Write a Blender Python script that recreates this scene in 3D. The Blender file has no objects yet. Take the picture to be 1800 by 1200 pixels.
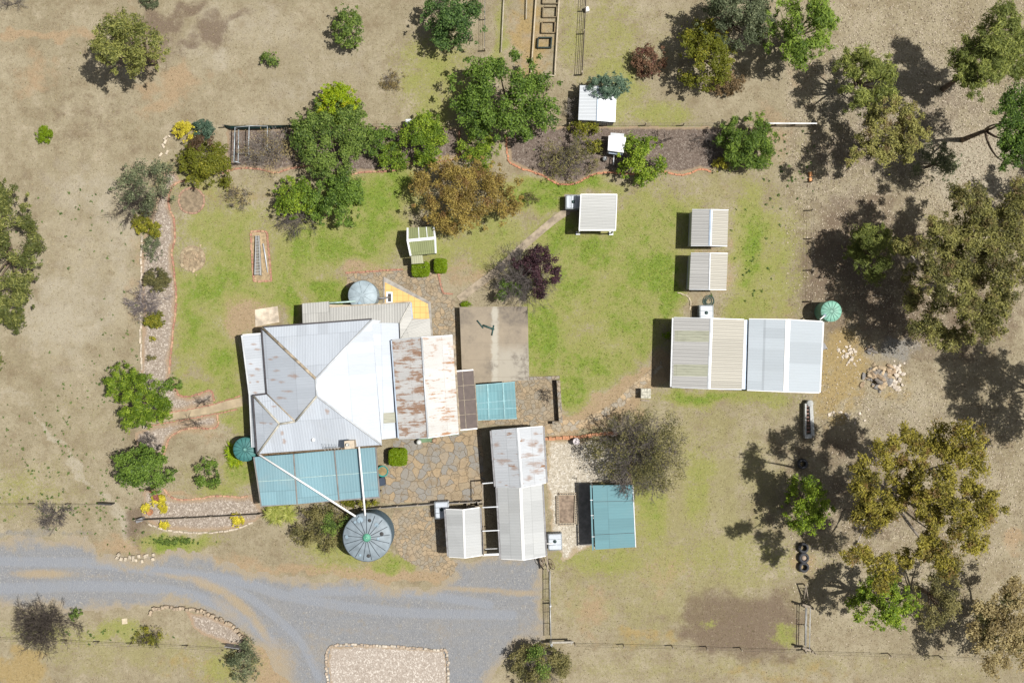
import bpy, bmesh, math, random
import numpy as np
from mathutils import Vector, Matrix

SC = bpy.context.scene
COL = SC.collection
S, H = 24.0, 90.0            # photo pixels per metre on the ground, flying height of the drone

# ------------------------------------------------------------------ camera
cam = bpy.data.cameras.new('camera'); cam.sensor_width = 36; cam.lens = 43.2
cam.clip_start = 1; cam.clip_end = 3000
co = bpy.data.objects.new('camera', cam); COL.objects.link(co); co.location = (0, 0, H)
SC.camera = co
# ------------------------------------------------------------------ sky, sun, exposure
SUN_DIR = Vector((-0.44, -0.02, -1.0)).normalized()
W_ = bpy.data.worlds.new('World'); SC.world = W_; W_.use_nodes = True
_nt = W_.node_tree; _bg = _nt.nodes['Background']
_sky = _nt.nodes.new('ShaderNodeTexSky'); _sky.sky_type = 'NISHITA'; _sky.sun_disc = False
_sky.sun_elevation = math.radians(66.2); _sky.sun_rotation = math.radians(87)
_sky.dust_density = 2.5; _sky.ozone_density = .6
_hs = _nt.nodes.new('ShaderNodeHueSaturation'); _hs.inputs['Saturation'].default_value = .45
_nt.links.new(_sky.outputs[0], _hs.inputs['Color']); _nt.links.new(_hs.outputs[0], _bg.inputs[0]); _bg.inputs[1].default_value = 0.05
sl = bpy.data.lights.new('sun', 'SUN'); sl.energy = 4.5; sl.angle = math.radians(0.5); sl.color = (1, .955, .89)
so = bpy.data.objects.new('sun', sl); COL.objects.link(so); so.location = (30, 2, 70)
so.rotation_euler = SUN_DIR.to_track_quat('-Z', 'Y').to_euler()
SC.view_settings.view_transform = 'Standard'; SC.view_settings.look = 'None'
SC.view_settings.gamma = 1; SC.view_settings.exposure = 0.36
SC.cycles.max_bounces = 6; SC.cycles.diffuse_bounces = 3; SC.cycles.transparent_max_bounces = 8

# ------------------------------------------------------------------ helpers
def P(x, y, h=0.0):
    """photo pixel + height above ground -> world point"""
    k = (H - h) / (H * S)
    return Vector(((x - 900) * k, (600 - y) * k, h))

OFF = {}
def thing(name, label, cat, loc, group=None):
    o = bpy.data.objects.new(name, None); COL.objects.link(o); o.location = loc
    o.empty_display_size = .2
    o['label'] = label; o['category'] = cat
    if group: o['group'] = group
    OFF[o.name] = Vector(loc)
    return o
def tag(o, label, cat, group=None):
    o['label'] = label; o['category'] = cat
    if group: o['group'] = group
    return o

class MB:
    def __init__(s): s.v = []; s.f = []; s.uv = []; s.mi = []; s.tone = None; s.sm = []
    def face(s, idx, uv=None, mi=0, sm=False):
        s.f.append(tuple(idx)); s.uv.append(uv); s.mi.append(mi); s.sm.append(sm)
    def add(s, pts): b = len(s.v); s.v += [tuple(p) for p in pts]; return b
    def slab(s, pts, th=.05, mi=0, udir=None, mi2=None):
        """flat roof sheet: top polygon pts (Vectors), thickness downwards; uv in metres: u across the ribs, v down the slope"""
        pts = [Vector(p) for p in pts]
        n = Vector((0, 0, 0))
        for i in range(len(pts)):
            a, b = pts[i], pts[(i + 1) % len(pts)]
            n += a.cross(b)
        if n.z < 0: pts.reverse(); n = -n
        n.normalize()
        sl_ = Vector((n.x, n.y, 0))
        if udir is not None: u = Vector(udir).normalized()
        elif sl_.length > .02: u = Vector((-n.y, n.x, 0)).normalized()
        else: u = Vector((1, 0, 0))
        w = n.cross(u)
        uv = [(p.dot(u), p.dot(w)) for p in pts]
        b = s.add(pts); k = len(pts)
        s.face(range(b, b + k), uv, mi)
        c = s.add([p - Vector((0, 0, th)) for p in pts])
        s.face([c + i for i in reversed(range(k))], [uv[i] for i in reversed(range(k))], mi if mi2 is None else mi2)
        for i in range(k):
            j = (i + 1) % k
            s.face((b + i, c + i, c + j, b + j), [uv[i], uv[i], uv[j], uv[j]], mi if mi2 is None else mi2)
    def prism(s, pts, z0, tops, mi=0):
        k = len(pts)
        a = s.add([(p[0], p[1], z0) for p in pts]); b = s.add([(p[0], p[1], t) for p, t in zip(pts, tops)])
        acc = 0
        for i in range(k):
            j = (i + 1) % k
            L = math.hypot(pts[j][0] - pts[i][0], pts[j][1] - pts[i][1])
            s.face((a + i, a + j, b + j, b + i), [(acc, z0), (acc + L, z0), (acc + L, tops[j]), (acc, tops[i])], mi); acc += L
        s.face(range(b, b + k), None, mi); s.face(reversed(range(a, a + k)), None, mi)
    def box(s, c, size, rz=0.0, mi=0, bev=0):
        c = Vector(c); hx, hy, hz = size[0] / 2, size[1] / 2, size[2] / 2
        R = Matrix.Rotation(rz, 3, 'Z')
        if bev:
            prof = [(hx - bev, hy), (-(hx - bev), hy), (-hx, hy - bev), (-hx, -(hy - bev)), (-(hx - bev), -hy), (hx - bev, -hy), (hx, -(hy - bev)), (hx, hy - bev)]
            rings = [(-hz, 1), (hz - bev, 1), (hz, 0)]
            idx = []
            for z, full in rings:
                sx = 1 if full else (hx - bev * .8) / hx; sy = 1 if full else (hy - bev * .8) / hy
                idx.append(s.add([c + R @ Vector((x * sx, y * sy, z)) for x, y in prof]))
            for q in range(2):
                for i in range(8):
                    j = (i + 1) % 8
                    s.face((idx[q] + i, idx[q] + j, idx[q + 1] + j, idx[q + 1] + i), None, mi)
            s.face(range(idx[2], idx[2] + 8), None, mi); s.face(reversed(range(idx[0], idx[0] + 8)), None, mi)
            return
        pts = [c + R @ Vector((x, y, z)) for z in (-hz, hz) for x, y in ((-hx, -hy), (hx, -hy), (hx, hy), (-hx, hy))]
        b = s.add(pts)
        for q in ((3, 2, 1, 0), (4, 5, 6, 7), (0, 1, 5, 4), (1, 2, 6, 5), (2, 3, 7, 6), (3, 0, 4, 7)):
            s.face([b + i for i in q], None, mi)
    def beam(s, a, b_, w, h, mi=0):
        """box beam from a to b (its top centre line)"""
        a, b_ = Vector(a), Vector(b_); d = (b_ - a)
        t = Vector((-d.y, d.x, 0)); t = t.normalized() * (w / 2) if t.length > 1e-6 else Vector((w / 2, 0, 0))
        up = d.cross(t); up = up.normalized() if up.length > 1e-9 else Vector((0, 0, 1))
        if up.z < 0: up = -up
        if abs(d.normalized().z) > .98: up = Vector((0, 1, 0))
        dn = -up * h
        b = s.add([a - t, a + t, b_ + t, b_ - t, a - t + dn, a + t + dn, b_ + t + dn, b_ - t + dn])
        for q in ((3, 2, 1, 0), (4, 5, 6, 7), (0, 1, 5, 4), (1, 2, 6, 5), (2, 3, 7, 6), (3, 0, 4, 7)):
            s.face([b + i for i in q], None, mi)
    def tube(s, pts, r, n=6, mi=0, cap=True):
        pts = [Vector(p) for p in pts]
        rr = r if isinstance(r, (list, tuple)) else [r] * len(pts)
        rings = []
        for i, p in enumerate(pts):
            d = pts[min(i + 1, len(pts) - 1)] - pts[max(i - 1, 0)]
            if d.length < 1e-9: d = Vector((0, 0, 1))
            d.normalize()
            ref = Vector((0, 0, 1)) if abs(d.z) < .9 else Vector((1, 0, 0))
            u = d.cross(ref).normalized(); w = d.cross(u)
            rings.append(s.add([p + (u * math.cos(t) + w * math.sin(t)) * rr[i] for t in [6.28319 * k / n for k in range(n)]]))
        for a, b in zip(rings, rings[1:]):
            for k in range(n):
                l = (k + 1) % n
                s.face((a + k, a + l, b + l, b + k), None, mi, True)
        if cap:
            s.face(range(rings[-1], rings[-1] + n), None, mi); s.face(reversed(range(rings[0], rings[0] + n)), None, mi)
    def lathe(s, c, prof, n=32, mi=0, sm=True):
        c = Vector(c); rings = []
        for r, z in prof:
            if r < 1e-6: rings.append((s.add([c + Vector((0, 0, z))]), 1))
            else: rings.append((s.add([c + Vector((r * math.cos(6.28319 * k / n), r * math.sin(6.28319 * k / n), z)) for k in range(n)]), n))
        for (a, na), (b, nb) in zip(rings, rings[1:]):
            for k in range(n):
                l = (k + 1) % n
                if na == 1 and nb == 1: continue
                if na == 1: s.face((a, b + l, b + k)[::-1], None, mi, sm)
                elif nb == 1: s.face((a + k, a + l, b), None, mi, sm)
                else: s.face((a + k, a + l, b + l, b + k), None, mi, sm)
    def build(s, name, mats, parent=None, origin=None):
        """link as ONE mesh object; verts are world coordinates"""
        off = Vector((0, 0, 0))
        if parent is not None: off = OFF[parent.name]
        elif origin is not None: off = Vector(origin)
        me = bpy.data.meshes.new(name)
        me.from_pydata([(x - off.x, y - off.y, z - off.z) for x, y, z in s.v], [], s.f)
        if not isinstance(mats, (list, tuple)): mats = [mats]
        for m in mats: me.materials.append(m)
        uvl = me.uv_layers.new(name='UVMap')
        uvs = []
        for f, u in zip(s.f, s.uv):
            if u is None: uvs += [c for i in f for c in (s.v[i][0] , s.v[i][1])]
            else: uvs += [c for p in u for c in p]
        uvl.data.foreach_set('uv', uvs)
        me.polygons.foreach_set('material_index', s.mi)
        me.polygons.foreach_set('use_smooth', s.sm)
        if s.tone is not None:
            at = me.attributes.new('tone', 'FLOAT', 'POINT'); at.data.foreach_set('value', s.tone)
        me.update()
        o = bpy.data.objects.new(name, me); COL.objects.link(o)
        if parent is not None: o.parent = parent
        elif origin is not None: o.location = off
        OFF[o.name] = off
        return o

def np_obj(name, V, F, mats, tone=None, parent=None, attrs=None, smooth=False):
    V = np.asarray(V, np.float32); F = np.asarray(F, np.int32)
    me = bpy.data.meshes.new(name)
    me.vertices.add(len(V)); me.vertices.foreach_set('co', V.ravel())
    k = F.shape[1]
    me.loops.add(F.size); me.loops.foreach_set('vertex_index', F.ravel())
    me.polygons.add(len(F)); me.polygons.foreach_set('loop_start', np.arange(0, F.size, k, dtype=np.int32))
    me.update(calc_edges=True)
    if smooth: me.polygons.foreach_set('use_smooth', np.ones(len(F), bool))
    if tone is not None:
        a = me.attributes.new('tone', 'FLOAT', 'POINT'); a.data.foreach_set('value', np.asarray(tone, np.float32))
    for kname, arr in (attrs or {}).items():
        a = me.attributes.new(kname, 'FLOAT', 'POINT'); a.data.foreach_set('value', np.asarray(arr, np.float32))
    if not isinstance(mats, (list, tuple)): mats = [mats]
    for m in mats: me.materials.append(m)
    o = bpy.data.objects.new(name, me); COL.objects.link(o)
    if parent is not None: o.parent = parent
    OFF[o.name] = OFF[parent.name] if parent is not None else Vector((0, 0, 0))
    return o

def dup(root, loc, label=None, rz=None, scale=None):
    r = root.copy(); COL.objects.link(r); r.location = loc
    if rz is not None: r.rotation_euler = (0, 0, rz)
    if scale is not None: r.scale = scale
    if label: r['label'] = label
    for ch in list(root.children):
        c = ch.copy(); COL.objects.link(c); c.parent = r
        for g in list(ch.children):
            d = g.copy(); COL.objects.link(d); d.parent = c
    return r

# ------------------------------------------------------------------ numpy noise
_rs = np.random.RandomState(7)
_G = _rs.rand(256, 256)
def vnoise(x, y):
    xi = np.floor(x).astype(int); yi = np.floor(y).astype(int); fx = x - xi; fy = y - yi
    fx = fx * fx * (3 - 2 * fx); fy = fy * fy * (3 - 2 * fy)
    g = lambda a, b: _G[a & 255, b & 255]
    return (g(xi, yi) * (1 - fx) + g(xi + 1, yi) * fx) * (1 - fy) + (g(xi, yi + 1) * (1 - fx) + g(xi + 1, yi + 1) * fx) * fy
def fbm(x, y, o=4, sx=0.0):
    t = 0; a = .5; n = 0
    for i in range(o):
        t = t + a * vnoise(x * 2 ** i + 17.3 * i + sx, y * 2 ** i + 9.1 * i + sx * 1.7); n += a; a *= .55
    return t / n
def sdist(px, py, poly):
    """signed distance in px to polygon, positive inside"""
    poly = np.asarray(poly, float); d = np.full(px.shape, 1e9); ins = np.zeros(px.shape, bool)
    for i in range(len(poly)):
        ax, ay = poly[i]; bx, by = poly[(i + 1) % len(poly)]
        ex, ey = bx - ax, by - ay; L = ex * ex + ey * ey + 1e-9
        t = np.clip(((px - ax) * ex + (py - ay) * ey) / L, 0, 1)
        d = np.minimum(d, np.hypot(px - ax - t * ex, py - ay - t * ey))
        c = ((ay > py) != (by > py)) & (px < (bx - ax) * (py - ay) / (by - ay + 1e-12) + ax)
        ins ^= c
    return np.where(ins, d, -d)
def smooth_line(pts, step=4.0):
    pts = [np.array(p, float) for p in pts]; out = []
    for i in range(len(pts) - 1):
        p0 = pts[max(i - 1, 0)]; p1 = pts[i]; p2 = pts[i + 1]; p3 = pts[min(i + 2, len(pts) - 1)]
        n = max(1, int(np.hypot(*(p2 - p1)[:2]) / step))
        for k in range(n):
            t = k / n
            out.append(.5 * ((2 * p1) + (-p0 + p2) * t + (2 * p0 - 5 * p1 + 4 * p2 - p3) * t * t + (-p0 + 3 * p1 - 3 * p2 + p3) * t ** 3))
    out.append(pts[-1]); return out

# ------------------------------------------------------------------ materials
class NT:
    def __init__(s, name):
        s.m = bpy.data.materials.new(name); s.m.use_nodes = True; s.t = s.m.node_tree; s.t.nodes.clear()
        s.out = s.t.nodes.new('ShaderNodeOutputMaterial')
    def n(s, ty, **kw):
        nd = s.t.nodes.new(ty)
        for k, v in kw.items(): setattr(nd, k, v)
        return nd
    def put(s, sock, v):
        if v is None: return
        if hasattr(v, 'is_output') or isinstance(v, bpy.types.NodeSocket): s.t.links.new(v, sock)
        else:
            if isinstance(v, (tuple, list)) and len(v) == 3 and sock.type == 'RGBA': v = (*v, 1)
            sock.default_value = v
    def math(s, op, a, b=None, clamp=False):
        nd = s.n('ShaderNodeMath', operation=op, use_clamp=clamp); s.put(nd.inputs[0], a); s.put(nd.inputs[1], b); return nd.outputs[0]
    def mix(s, f, a, b, blend='MIX'):
        nd = s.n('ShaderNodeMix', data_type='RGBA', blend_type=blend); s.put(nd.inputs[0], f); s.put(nd.inputs[6], a); s.put(nd.inputs[7], b); return nd.outputs[2]
    def step(s, v, lo, hi, a=0.0, b=1.0):
        nd = s.n('ShaderNodeMapRange', interpolation_type='SMOOTHSTEP')
        for i, q in enumerate((v, lo, hi, a, b)): s.put(nd.inputs[i], q)
        return nd.outputs[0]
    def noise(s, vec, scale, detail=4, rough=.55, dist=0):
        nd = s.n('ShaderNodeTexNoise'); s.put(nd.inputs['Vector'], vec); nd.inputs['Scale'].default_value = scale
        nd.inputs['Detail'].default_value = detail; nd.inputs['Roughness'].default_value = rough; nd.inputs['Distortion'].default_value = dist
        return nd.outputs[0]
    def vscale(s, vec, v):
        nd = s.n('ShaderNodeVectorMath', operation='MULTIPLY'); s.put(nd.inputs[0], vec); nd.inputs[1].default_value = v; return nd.outputs[0]
    def pos(s): return s.n('ShaderNodeNewGeometry').outputs['Position']
    def attr(s, name): return s.n('ShaderNodeAttribute', attribute_name=name).outputs['Fac']
    def bump(s, hgt, dist=.02, strength=1.0):
        nd = s.n('ShaderNodeBump'); s.put(nd.inputs['Height'], hgt); nd.inputs['Distance'].default_value = dist; nd.inputs['Strength'].default_value = strength; return nd.outputs[0]
    def bsdf(s, col, rough=.8, metal=0.0, normal=None, spec=.3, trans=None):
        nd = s.n('ShaderNodeBsdfPrincipled'); s.put(nd.inputs['Base Color'], col); s.put(nd.inputs['Roughness'], rough)
        s.put(nd.inputs['Metallic'], metal); nd.inputs['Specular IOR Level'].default_value = spec
        if normal is not None: s.put(nd.inputs['Normal'], normal)
        return nd.outputs[0]
    def done(s, sh): s.t.links.new(sh, s.out.inputs[0]); return s.m

def m_plain(name, col, rough=.7, metal=0.0, var=.25, scale=3.0, spec=.3):
    t = NT(name); p = t.pos()
    n1 = t.noise(p, scale, 5); n2 = t.noise(p, scale * 9, 3)
    c = t.mix(t.step(n1, .3, .7), tuple(x * (1 - var) for x in col), tuple(min(1, x * (1 + var * .6)) for x in col))
    c = t.mix(t.math('MULTIPLY', t.step(n2, .55, .75), var), c, tuple(x * .6 for x in col))
    return t.done(t.bsdf(c, rough, metal, t.bump(n2, .004, .4), spec))

def m_leaf(name, lo, hi, third=None, trans=.3):
    t = NT(name); a = t.attr('tone')
    c = t.mix(t.step(a, .15, .85), lo, hi)
    if third is not None:
        n = t.noise(t.pos(), 1.1, 3)
        c = t.mix(t.math('MULTIPLY', t.step(n, .5, .68), t.step(a, .2, .6)), c, third)
    b = t.bsdf(c, .55, 0, None, .25)
    tr = t.n('ShaderNodeBsdfTranslucent'); t.put(tr.inputs[0], t.mix(.5, c, hi))
    mx = t.n('ShaderNodeMixShader'); mx.inputs[0].default_value = trans
    t.t.links.new(b, mx.inputs[1]); t.t.links.new(tr.outputs[0], mx.inputs[2])
    return t.done(mx.outputs[0])

def m_metal(name, col, rough=.42, metal=.35, period=.19, depth=.012, rust=0.0, rustcol=(.15, .085, .05), spots=(), dirt=.15, line=.12, seam=.76, lap=2.4, spotcol=(.24, .12, .05)):
    """ribbed roofing steel; UV: u across ribs, v down slope"""
    t = NT(name); p = t.pos()
    uv = t.n('ShaderNodeUVMap', uv_map='UVMap').outputs[0]
    sp = t.n('ShaderNodeSeparateXYZ'); t.put(sp.inputs[0], uv); u, v = sp.outputs[0], sp.outputs[1]
    ph = t.math('MULTIPLY', u, 6.28319 / period); w = t.math('SINE', ph)
    rib = t.step(w, -.2, .9)
    # separate sheets take slightly different weathering
    sh = t.math('FLOOR', t.math('DIVIDE', u, seam)); sv = t.math('FLOOR', t.math('DIVIDE', v, lap))
    cmb = t.n('ShaderNodeCombineXYZ'); t.put(cmb.inputs[0], sh); t.put(cmb.inputs[1], sv)
    wn = t.n('ShaderNodeTexWhiteNoise'); t.put(wn.inputs[0], cmb.outputs[0])
    base = t.mix(wn.outputs[0], tuple(x * .90 for x in col), tuple(min(x * 1.06, .95) for x in col))
    st = t.n('ShaderNodeCombineXYZ'); t.put(st.inputs[0], t.math('MULTIPLY', u, 5.0)); t.put(st.inputs[1], t.math('MULTIPLY', v, .7))
    streak = t.noise(st.outputs[0], 1.3, 5, .65)
    big = t.noise(p, .55, 4)
    base = t.mix(t.math('MULTIPLY', t.step(streak, .45, .75), dirt), base, tuple(x * .55 for x in col))
    base = t.mix(t.math('MULTIPLY', t.step(big, .5, .75), dirt * .8), base, (.33, .31, .26))
    base = t.mix(t.math('MULTIPLY', t.math('SUBTRACT', 1.0, rib), line), base, tuple(x * .35 for x in col))
    # lap joints and screw rows across the sheets
    fr = t.math('FRACT', t.math('DIVIDE', v, lap)); row = t.math('LESS_THAN', fr, .018)
    base = t.mix(t.math('MULTIPLY', row, .35), base, tuple(x * .45 for x in col))
    rg = None
    if rust > 0:
        st2 = t.n('ShaderNodeCombineXYZ'); t.put(st2.inputs[0], t.math('MULTIPLY', u, 7.0)); t.put(st2.inputs[1], t.math('MULTIPLY', v, .8))
        s2 = t.noise(st2.outputs[0], 1.0, 4, .7)
        st3 = t.n('ShaderNodeCombineXYZ'); t.put(st3.inputs[0], t.math('MULTIPLY', u, 1.3)); t.put(st3.inputs[1], t.math('MULTIPLY', v, .75))
        s3 = t.noise(st3.outputs[0], 1.0, 4, .65)
        lo = .64 - .14 * rust
        m = t.math('ADD', t.math('MULTIPLY', s2, .5), t.math('MULTIPLY', s3, .6))
        rg = t.step(m, lo, lo + .09)
    for (x, y, rx, ry, h) in spots:
        c = P(x, y, h); k = (H - h) / (H * S)
        d = t.n('ShaderNodeVectorMath', operation='SUBTRACT'); t.put(d.inputs[0], p); d.inputs[1].default_value = (c.x, c.y, 0)
        d2 = t.vscale(d.outputs[0], (1 / (rx * k), 1 / (ry * k), 0))
        ln = t.n('ShaderNodeVectorMath', operation='LENGTH'); t.put(ln.inputs[0], d2)
        nn = t.noise(t.vscale(p, (2.2, 7.5, 1)), 1.0, 4, .7)
        q = t.math('ADD', ln.outputs['Value'], t.math('MULTIPLY', nn, 2.0))
        sg = t.math('MULTIPLY', t.step(q, 1.75, 1.05), .62)
        rg = sg if rg is None else t.math('MAXIMUM', rg, sg)
    r_ = rough; mt = metal
    if rg is not None:
        rc = t.mix(t.noise(p, 8, 3), spotcol if not rust else rustcol, tuple(min(x * 2.0, .6) for x in rustcol))
        base = t.mix(rg, base, rc)
        r_ = t.step(rg, 0, 1, rough, .85); mt = t.step(rg, 0, 1, metal, .0)
    hgt = t.math('ADD', rib, t.math('MULTIPLY', big, .3))
    return t.done(t.bsdf(base, r_, mt, t.bump(hgt, depth, 1.0), .4))

def m_flag(name, cols, scale=2.2, gap=(.17, .13, .09), gw=.045, moss=.25):
    t = NT(name); p = t.pos()
    nz = t.n('ShaderNodeTexNoise'); t.put(nz.inputs['Vector'], p); nz.inputs['Scale'].default_value = 1.6; nz.inputs['Detail'].default_value = 3
    off = t.vscale(nz.outputs['Color'], (.55, .55, 0)); ad = t.n('ShaderNodeVectorMath', operation='ADD'); t.put(ad.inputs[0], p); t.put(ad.inputs[1], off)
    sz = t.vscale(ad.outputs[0], (1, 1, 0))
    v1 = t.n('ShaderNodeTexVoronoi', feature='F1'); t.put(v1.inputs['Vector'], sz); v1.inputs['Scale'].default_value = scale
    v2 = t.n('ShaderNodeTexVoronoi', feature='DISTANCE_TO_EDGE'); t.put(v2.inputs['Vector'], sz); v2.inputs['Scale'].default_value = scale
    sc = t.n('ShaderNodeSeparateColor'); t.put(sc.inputs[0], v1.outputs['Color'])
    c = t.mix(t.step(sc.outputs[0], .25, .6), cols[0], cols[1]); c = t.mix(t.step(sc.outputs[1], .6, .75), c, cols[2])
    f = t.noise(p, 7, 6, .65); c = t.mix(t.math('MULTIPLY', t.step(f, .45, .75), .5), c, tuple(x * .6 for x in cols[0]))
    big = t.noise(p, .5, 4); c = t.mix(t.math('MULTIPLY', t.step(big, .45, .7), .55), c, cols[1]); dirt = t.step(t.noise(p, 1.1, 6, .7), .50, .64)
    e = t.step(t.math('ADD', v2.outputs['Distance'], t.math('MULTIPLY', t.math('SUBTRACT', f, .5), .05)), gw * .3, gw * 1.5)
    c = t.mix(e, gap, c); c = t.mix(t.math('MULTIPLY', dirt, .8), c, t.mix(f, (.17, .13, .085), (.26, .205, .135)))
    return t.done(t.bsdf(c, .85, 0, t.bump(t.math('ADD', e, t.math('MULTIPLY', f, .4)), .03, .9)))

def m_gravel(name, c1, c2, c3, scale=9, patch=None, thr=(.45, .65)):
    t = NT(name); p = t.pos()
    v = t.n('ShaderNodeTexVoronoi', feature='F1'); t.put(v.inputs['Vector'], p); v.inputs['Scale'].default_value = scale
    sc = t.n('ShaderNodeSeparateColor'); t.put(sc.inputs[0], v.outputs['Color'])
    c = t.mix(sc.outputs[0], c1, c2); c = t.mix(t.step(sc.outputs[1], .72, .9), c, c3)
    f = t.noise(p, 3.5, 6, .7); c = t.mix(t.math('MULTIPLY', t.step(f, .4, .7), .45), c, tuple(x * .72 for x in c1))
    m = t.attr('m')
    if patch is not None:
        k = t.math('ADD', m, t.math('MULTIPLY', t.math('SUBTRACT', t.noise(p, 1.7, 6, .7), .5), .9))
        c = t.mix(t.step(k, *thr), patch, c)
    return t.done(t.bsdf(c, .9, 0, t.bump(t.math('ADD', v.outputs['Distance'], f), .03, .8)))
# ================================================================== GROUND
def blob(px, py, L):
    t = np.zeros(px.shape)
    for b in L:
        x, y, rx, ry, a = b[:5]; ang = math.radians(b[5]) if len(b) > 5 else 0
        dx, dy = px - x, py - y; c, s_ = math.cos(ang), math.sin(ang)
        q = ((dx * c + dy * s_) / rx) ** 2 + ((-dx * s_ + dy * c) / ry) ** 2
        t = np.maximum(t, a * np.exp(-(q ** 1.3) * .7))
    return t
GREEN = [(395,640,30,80,.75),(340,560,30,70,.7),(430,520,60,24,.8),(345,480,30,60,.7),(480,500,40,40,.7),(560,430,60,40,.7),(640,440,40,40,.9),(420,835,26,26,.75),(760,440,40,40,.45),(1120,420,60,60,.6),(1080,530,60,50,.6),(400,440,95,70,.62),(370,500,70,50,.85),(420,530,60,40,.85),(350,590,50,50,.6),(440,470,60,50,.7),(655,345,70,40,1),(690,325,40,30,.95),(600,440,90,55,.8),
 (550,470,80,50,.7),(590,510,50,35,.95),(515,545,16,45,.95),(520,440,60,40,.7),(650,400,60,40,.8),(860,420,60,60,.5),(925,345,40,25,.8),(1000,325,75,16,1),(985,420,50,40,.75),(960,345,30,20,.9),
 (1050,440,70,40,.8),(1010,500,60,55,.7),(1150,480,60,55,.95),(1185,525,30,28,1.1),(1100,560,70,50,.65),(960,590,40,70,.9),(1040,640,70,50,.65),(1010,690,30,35,.9),(1130,600,40,40,.55),
 (1320,430,30,90,.75),(1310,540,45,45,.5),(1350,470,50,100,.42),(1150,390,90,55,.55),(1080,60,60,60,.22),(1090,150,40,80,.38),(1160,200,50,25,.45),(760,130,60,60,.4),(760,200,40,40,.42),
 (1225,850,26,70,.45),(1140,900,30,60,.5),(435,830,40,25,.55),(390,860,40,20,.45),(420,740,20,25,.6),(1230,697,60,12,.85),(1330,700,60,16,.45),(1050,985,80,25,.42),
 (1247,1091,12,9,.42),(1378,1112,14,16,.5),(310,950,60,12,.75),(690,990,26,9,.7),(600,960,60,40,.45),(330,330,60,40,.3),(400,640,20,60,.65),(360,440,60,90,.45),(320,600,20,90,.4),(800,440,60,40,.35),
 (345,680,50,16,.5),(780,400,30,30,.5),(1000,560,80,120,.35),(880,60,14,60,.4),(1000,60,20,70,.25),(1250,240,40,20,.3),(30,870,80,40,.22),(200,1110,50,16,.45),(100,1110,160,20,.25),(400,1170,60,30,.3),(1250,980,200,40,.22)]
GREEN_CUT = [(1078,710,110,22,1,-33),(1000,746,55,16,1),(1160,640,28,20,1),(815,500,40,16,.8,-38),(430,555,45,32,1),(620,470,50,16,.9),(820,490,40,30,.7),(800,470,30,20,.4),(1060,560,14,10,.3),(335,355,30,30,.7),(338,455,32,30,.8),(458,450,30,52,.5),(1135,690,30,14,.8),(1090,715,80,20,.7),(1246,475,50,70,.0),(300,730,60,30,.8),(320,775,30,15,.7),(1240,525,36,40,1),(400,770,40,30,.3),(760,395,20,20,.4)]
BARE = [(1078,710,110,21,1.3,-33),(1000,746,55,15,1.3),(1160,640,26,16,.9,-40),(300,150,60,34,.75),(60,130,50,45,.55),(60,62,110,9,.75),(130,55,50,10,.7),(310,170,90,18,.65,-35),(430,130,50,20,.3),(200,20,60,30,.35),(560,1002,240,12,.75),(420,990,80,20,.6),(700,1010,120,12,.9),
 (1350,240,60,60,.5),(1420,120,50,60,.4),(1170,1005,60,50,.55),(1040,1070,50,60,.5),(1410,990,24,22,.7),(1780,950,30,20,.7),(430,550,50,36,1),(640,472,60,16,.8),(830,480,60,30,.7),(1090,720,70,24,.7,-25),(1370,560,40,60,.4),
 (1500,600,60,60,.4),(700,250,80,60,.3),(490,1160,60,60,.8),(200,960,60,20,.6),(1440,870,30,60,.4),(230,560,22,120,.4),(260,480,40,180,.45),(1250,340,40,20,.4),(340,760,60,16,.6),(320,870,60,8,.8),(1240,470,60,80,.55),(870,220,80,60,.3),(930,70,40,90,.6),(560,220,120,6,.5),(1065,640,50,70,.2)]
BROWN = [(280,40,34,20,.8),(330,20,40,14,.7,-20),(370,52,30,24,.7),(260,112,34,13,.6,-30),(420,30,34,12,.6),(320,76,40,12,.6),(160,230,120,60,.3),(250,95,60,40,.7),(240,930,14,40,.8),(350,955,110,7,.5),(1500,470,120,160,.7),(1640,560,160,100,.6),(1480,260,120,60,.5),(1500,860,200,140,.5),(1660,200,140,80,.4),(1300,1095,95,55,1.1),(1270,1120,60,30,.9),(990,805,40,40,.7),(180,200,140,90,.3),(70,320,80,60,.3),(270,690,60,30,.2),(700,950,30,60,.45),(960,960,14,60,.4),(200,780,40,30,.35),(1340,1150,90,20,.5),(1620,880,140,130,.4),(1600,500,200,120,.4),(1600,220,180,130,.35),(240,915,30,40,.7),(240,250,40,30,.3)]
STRAW = [(1480,640,50,70,.95),(1470,700,60,50,.6),(1560,670,60,50,.5),(30,1180,60,40,.95),(350,1170,90,30,.45),(930,60,40,100,.6),(1130,1110,40,14,.8),(1170,1120,40,10,.6),(880,330,60,40,.35),(360,330,80,30,.35),(440,350,50,40,.4),(560,470,200,20,.2),(330,640,60,50,.3),(1100,1130,60,14,.4),(1400,1180,200,30,.4),(400,1000,60,10,.4),(1040,600,90,60,.3),(1020,540,70,60,.3),(1330,300,100,40,.25)]
PALE = [(150,330,110,60,.6),(200,420,60,110,.6),(120,560,120,80,.6),(480,60,120,40,.5),(620,120,90,50,.5),(200,640,70,60,.4),(1130,760,50,30,.2),(1480,330,50,60,.5),(105,785,130,5,.8,47),(215,925,62,14,.9,58),(40,705,50,6,.6,35),(520,150,60,40,.6),(380,100,40,30,.6),(60,560,80,60,.5),(230,350,50,40,.4),(150,480,120,140,.55),(430,40,120,60,.5),(560,110,140,80,.45),(330,90,60,40,.5),(450,200,60,30,.5),(1560,200,240,170,.55),(1690,270,120,70,.8),(1720,330,90,40,.7),(1590,720,120,60,.45),(1560,620,60,40,.5),(1450,330,60,50,.4),(1130,820,40,80,.3),(1700,30,140,40,.35),(1480,40,140,60,.35),(130,640,90,60,.4)]
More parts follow.
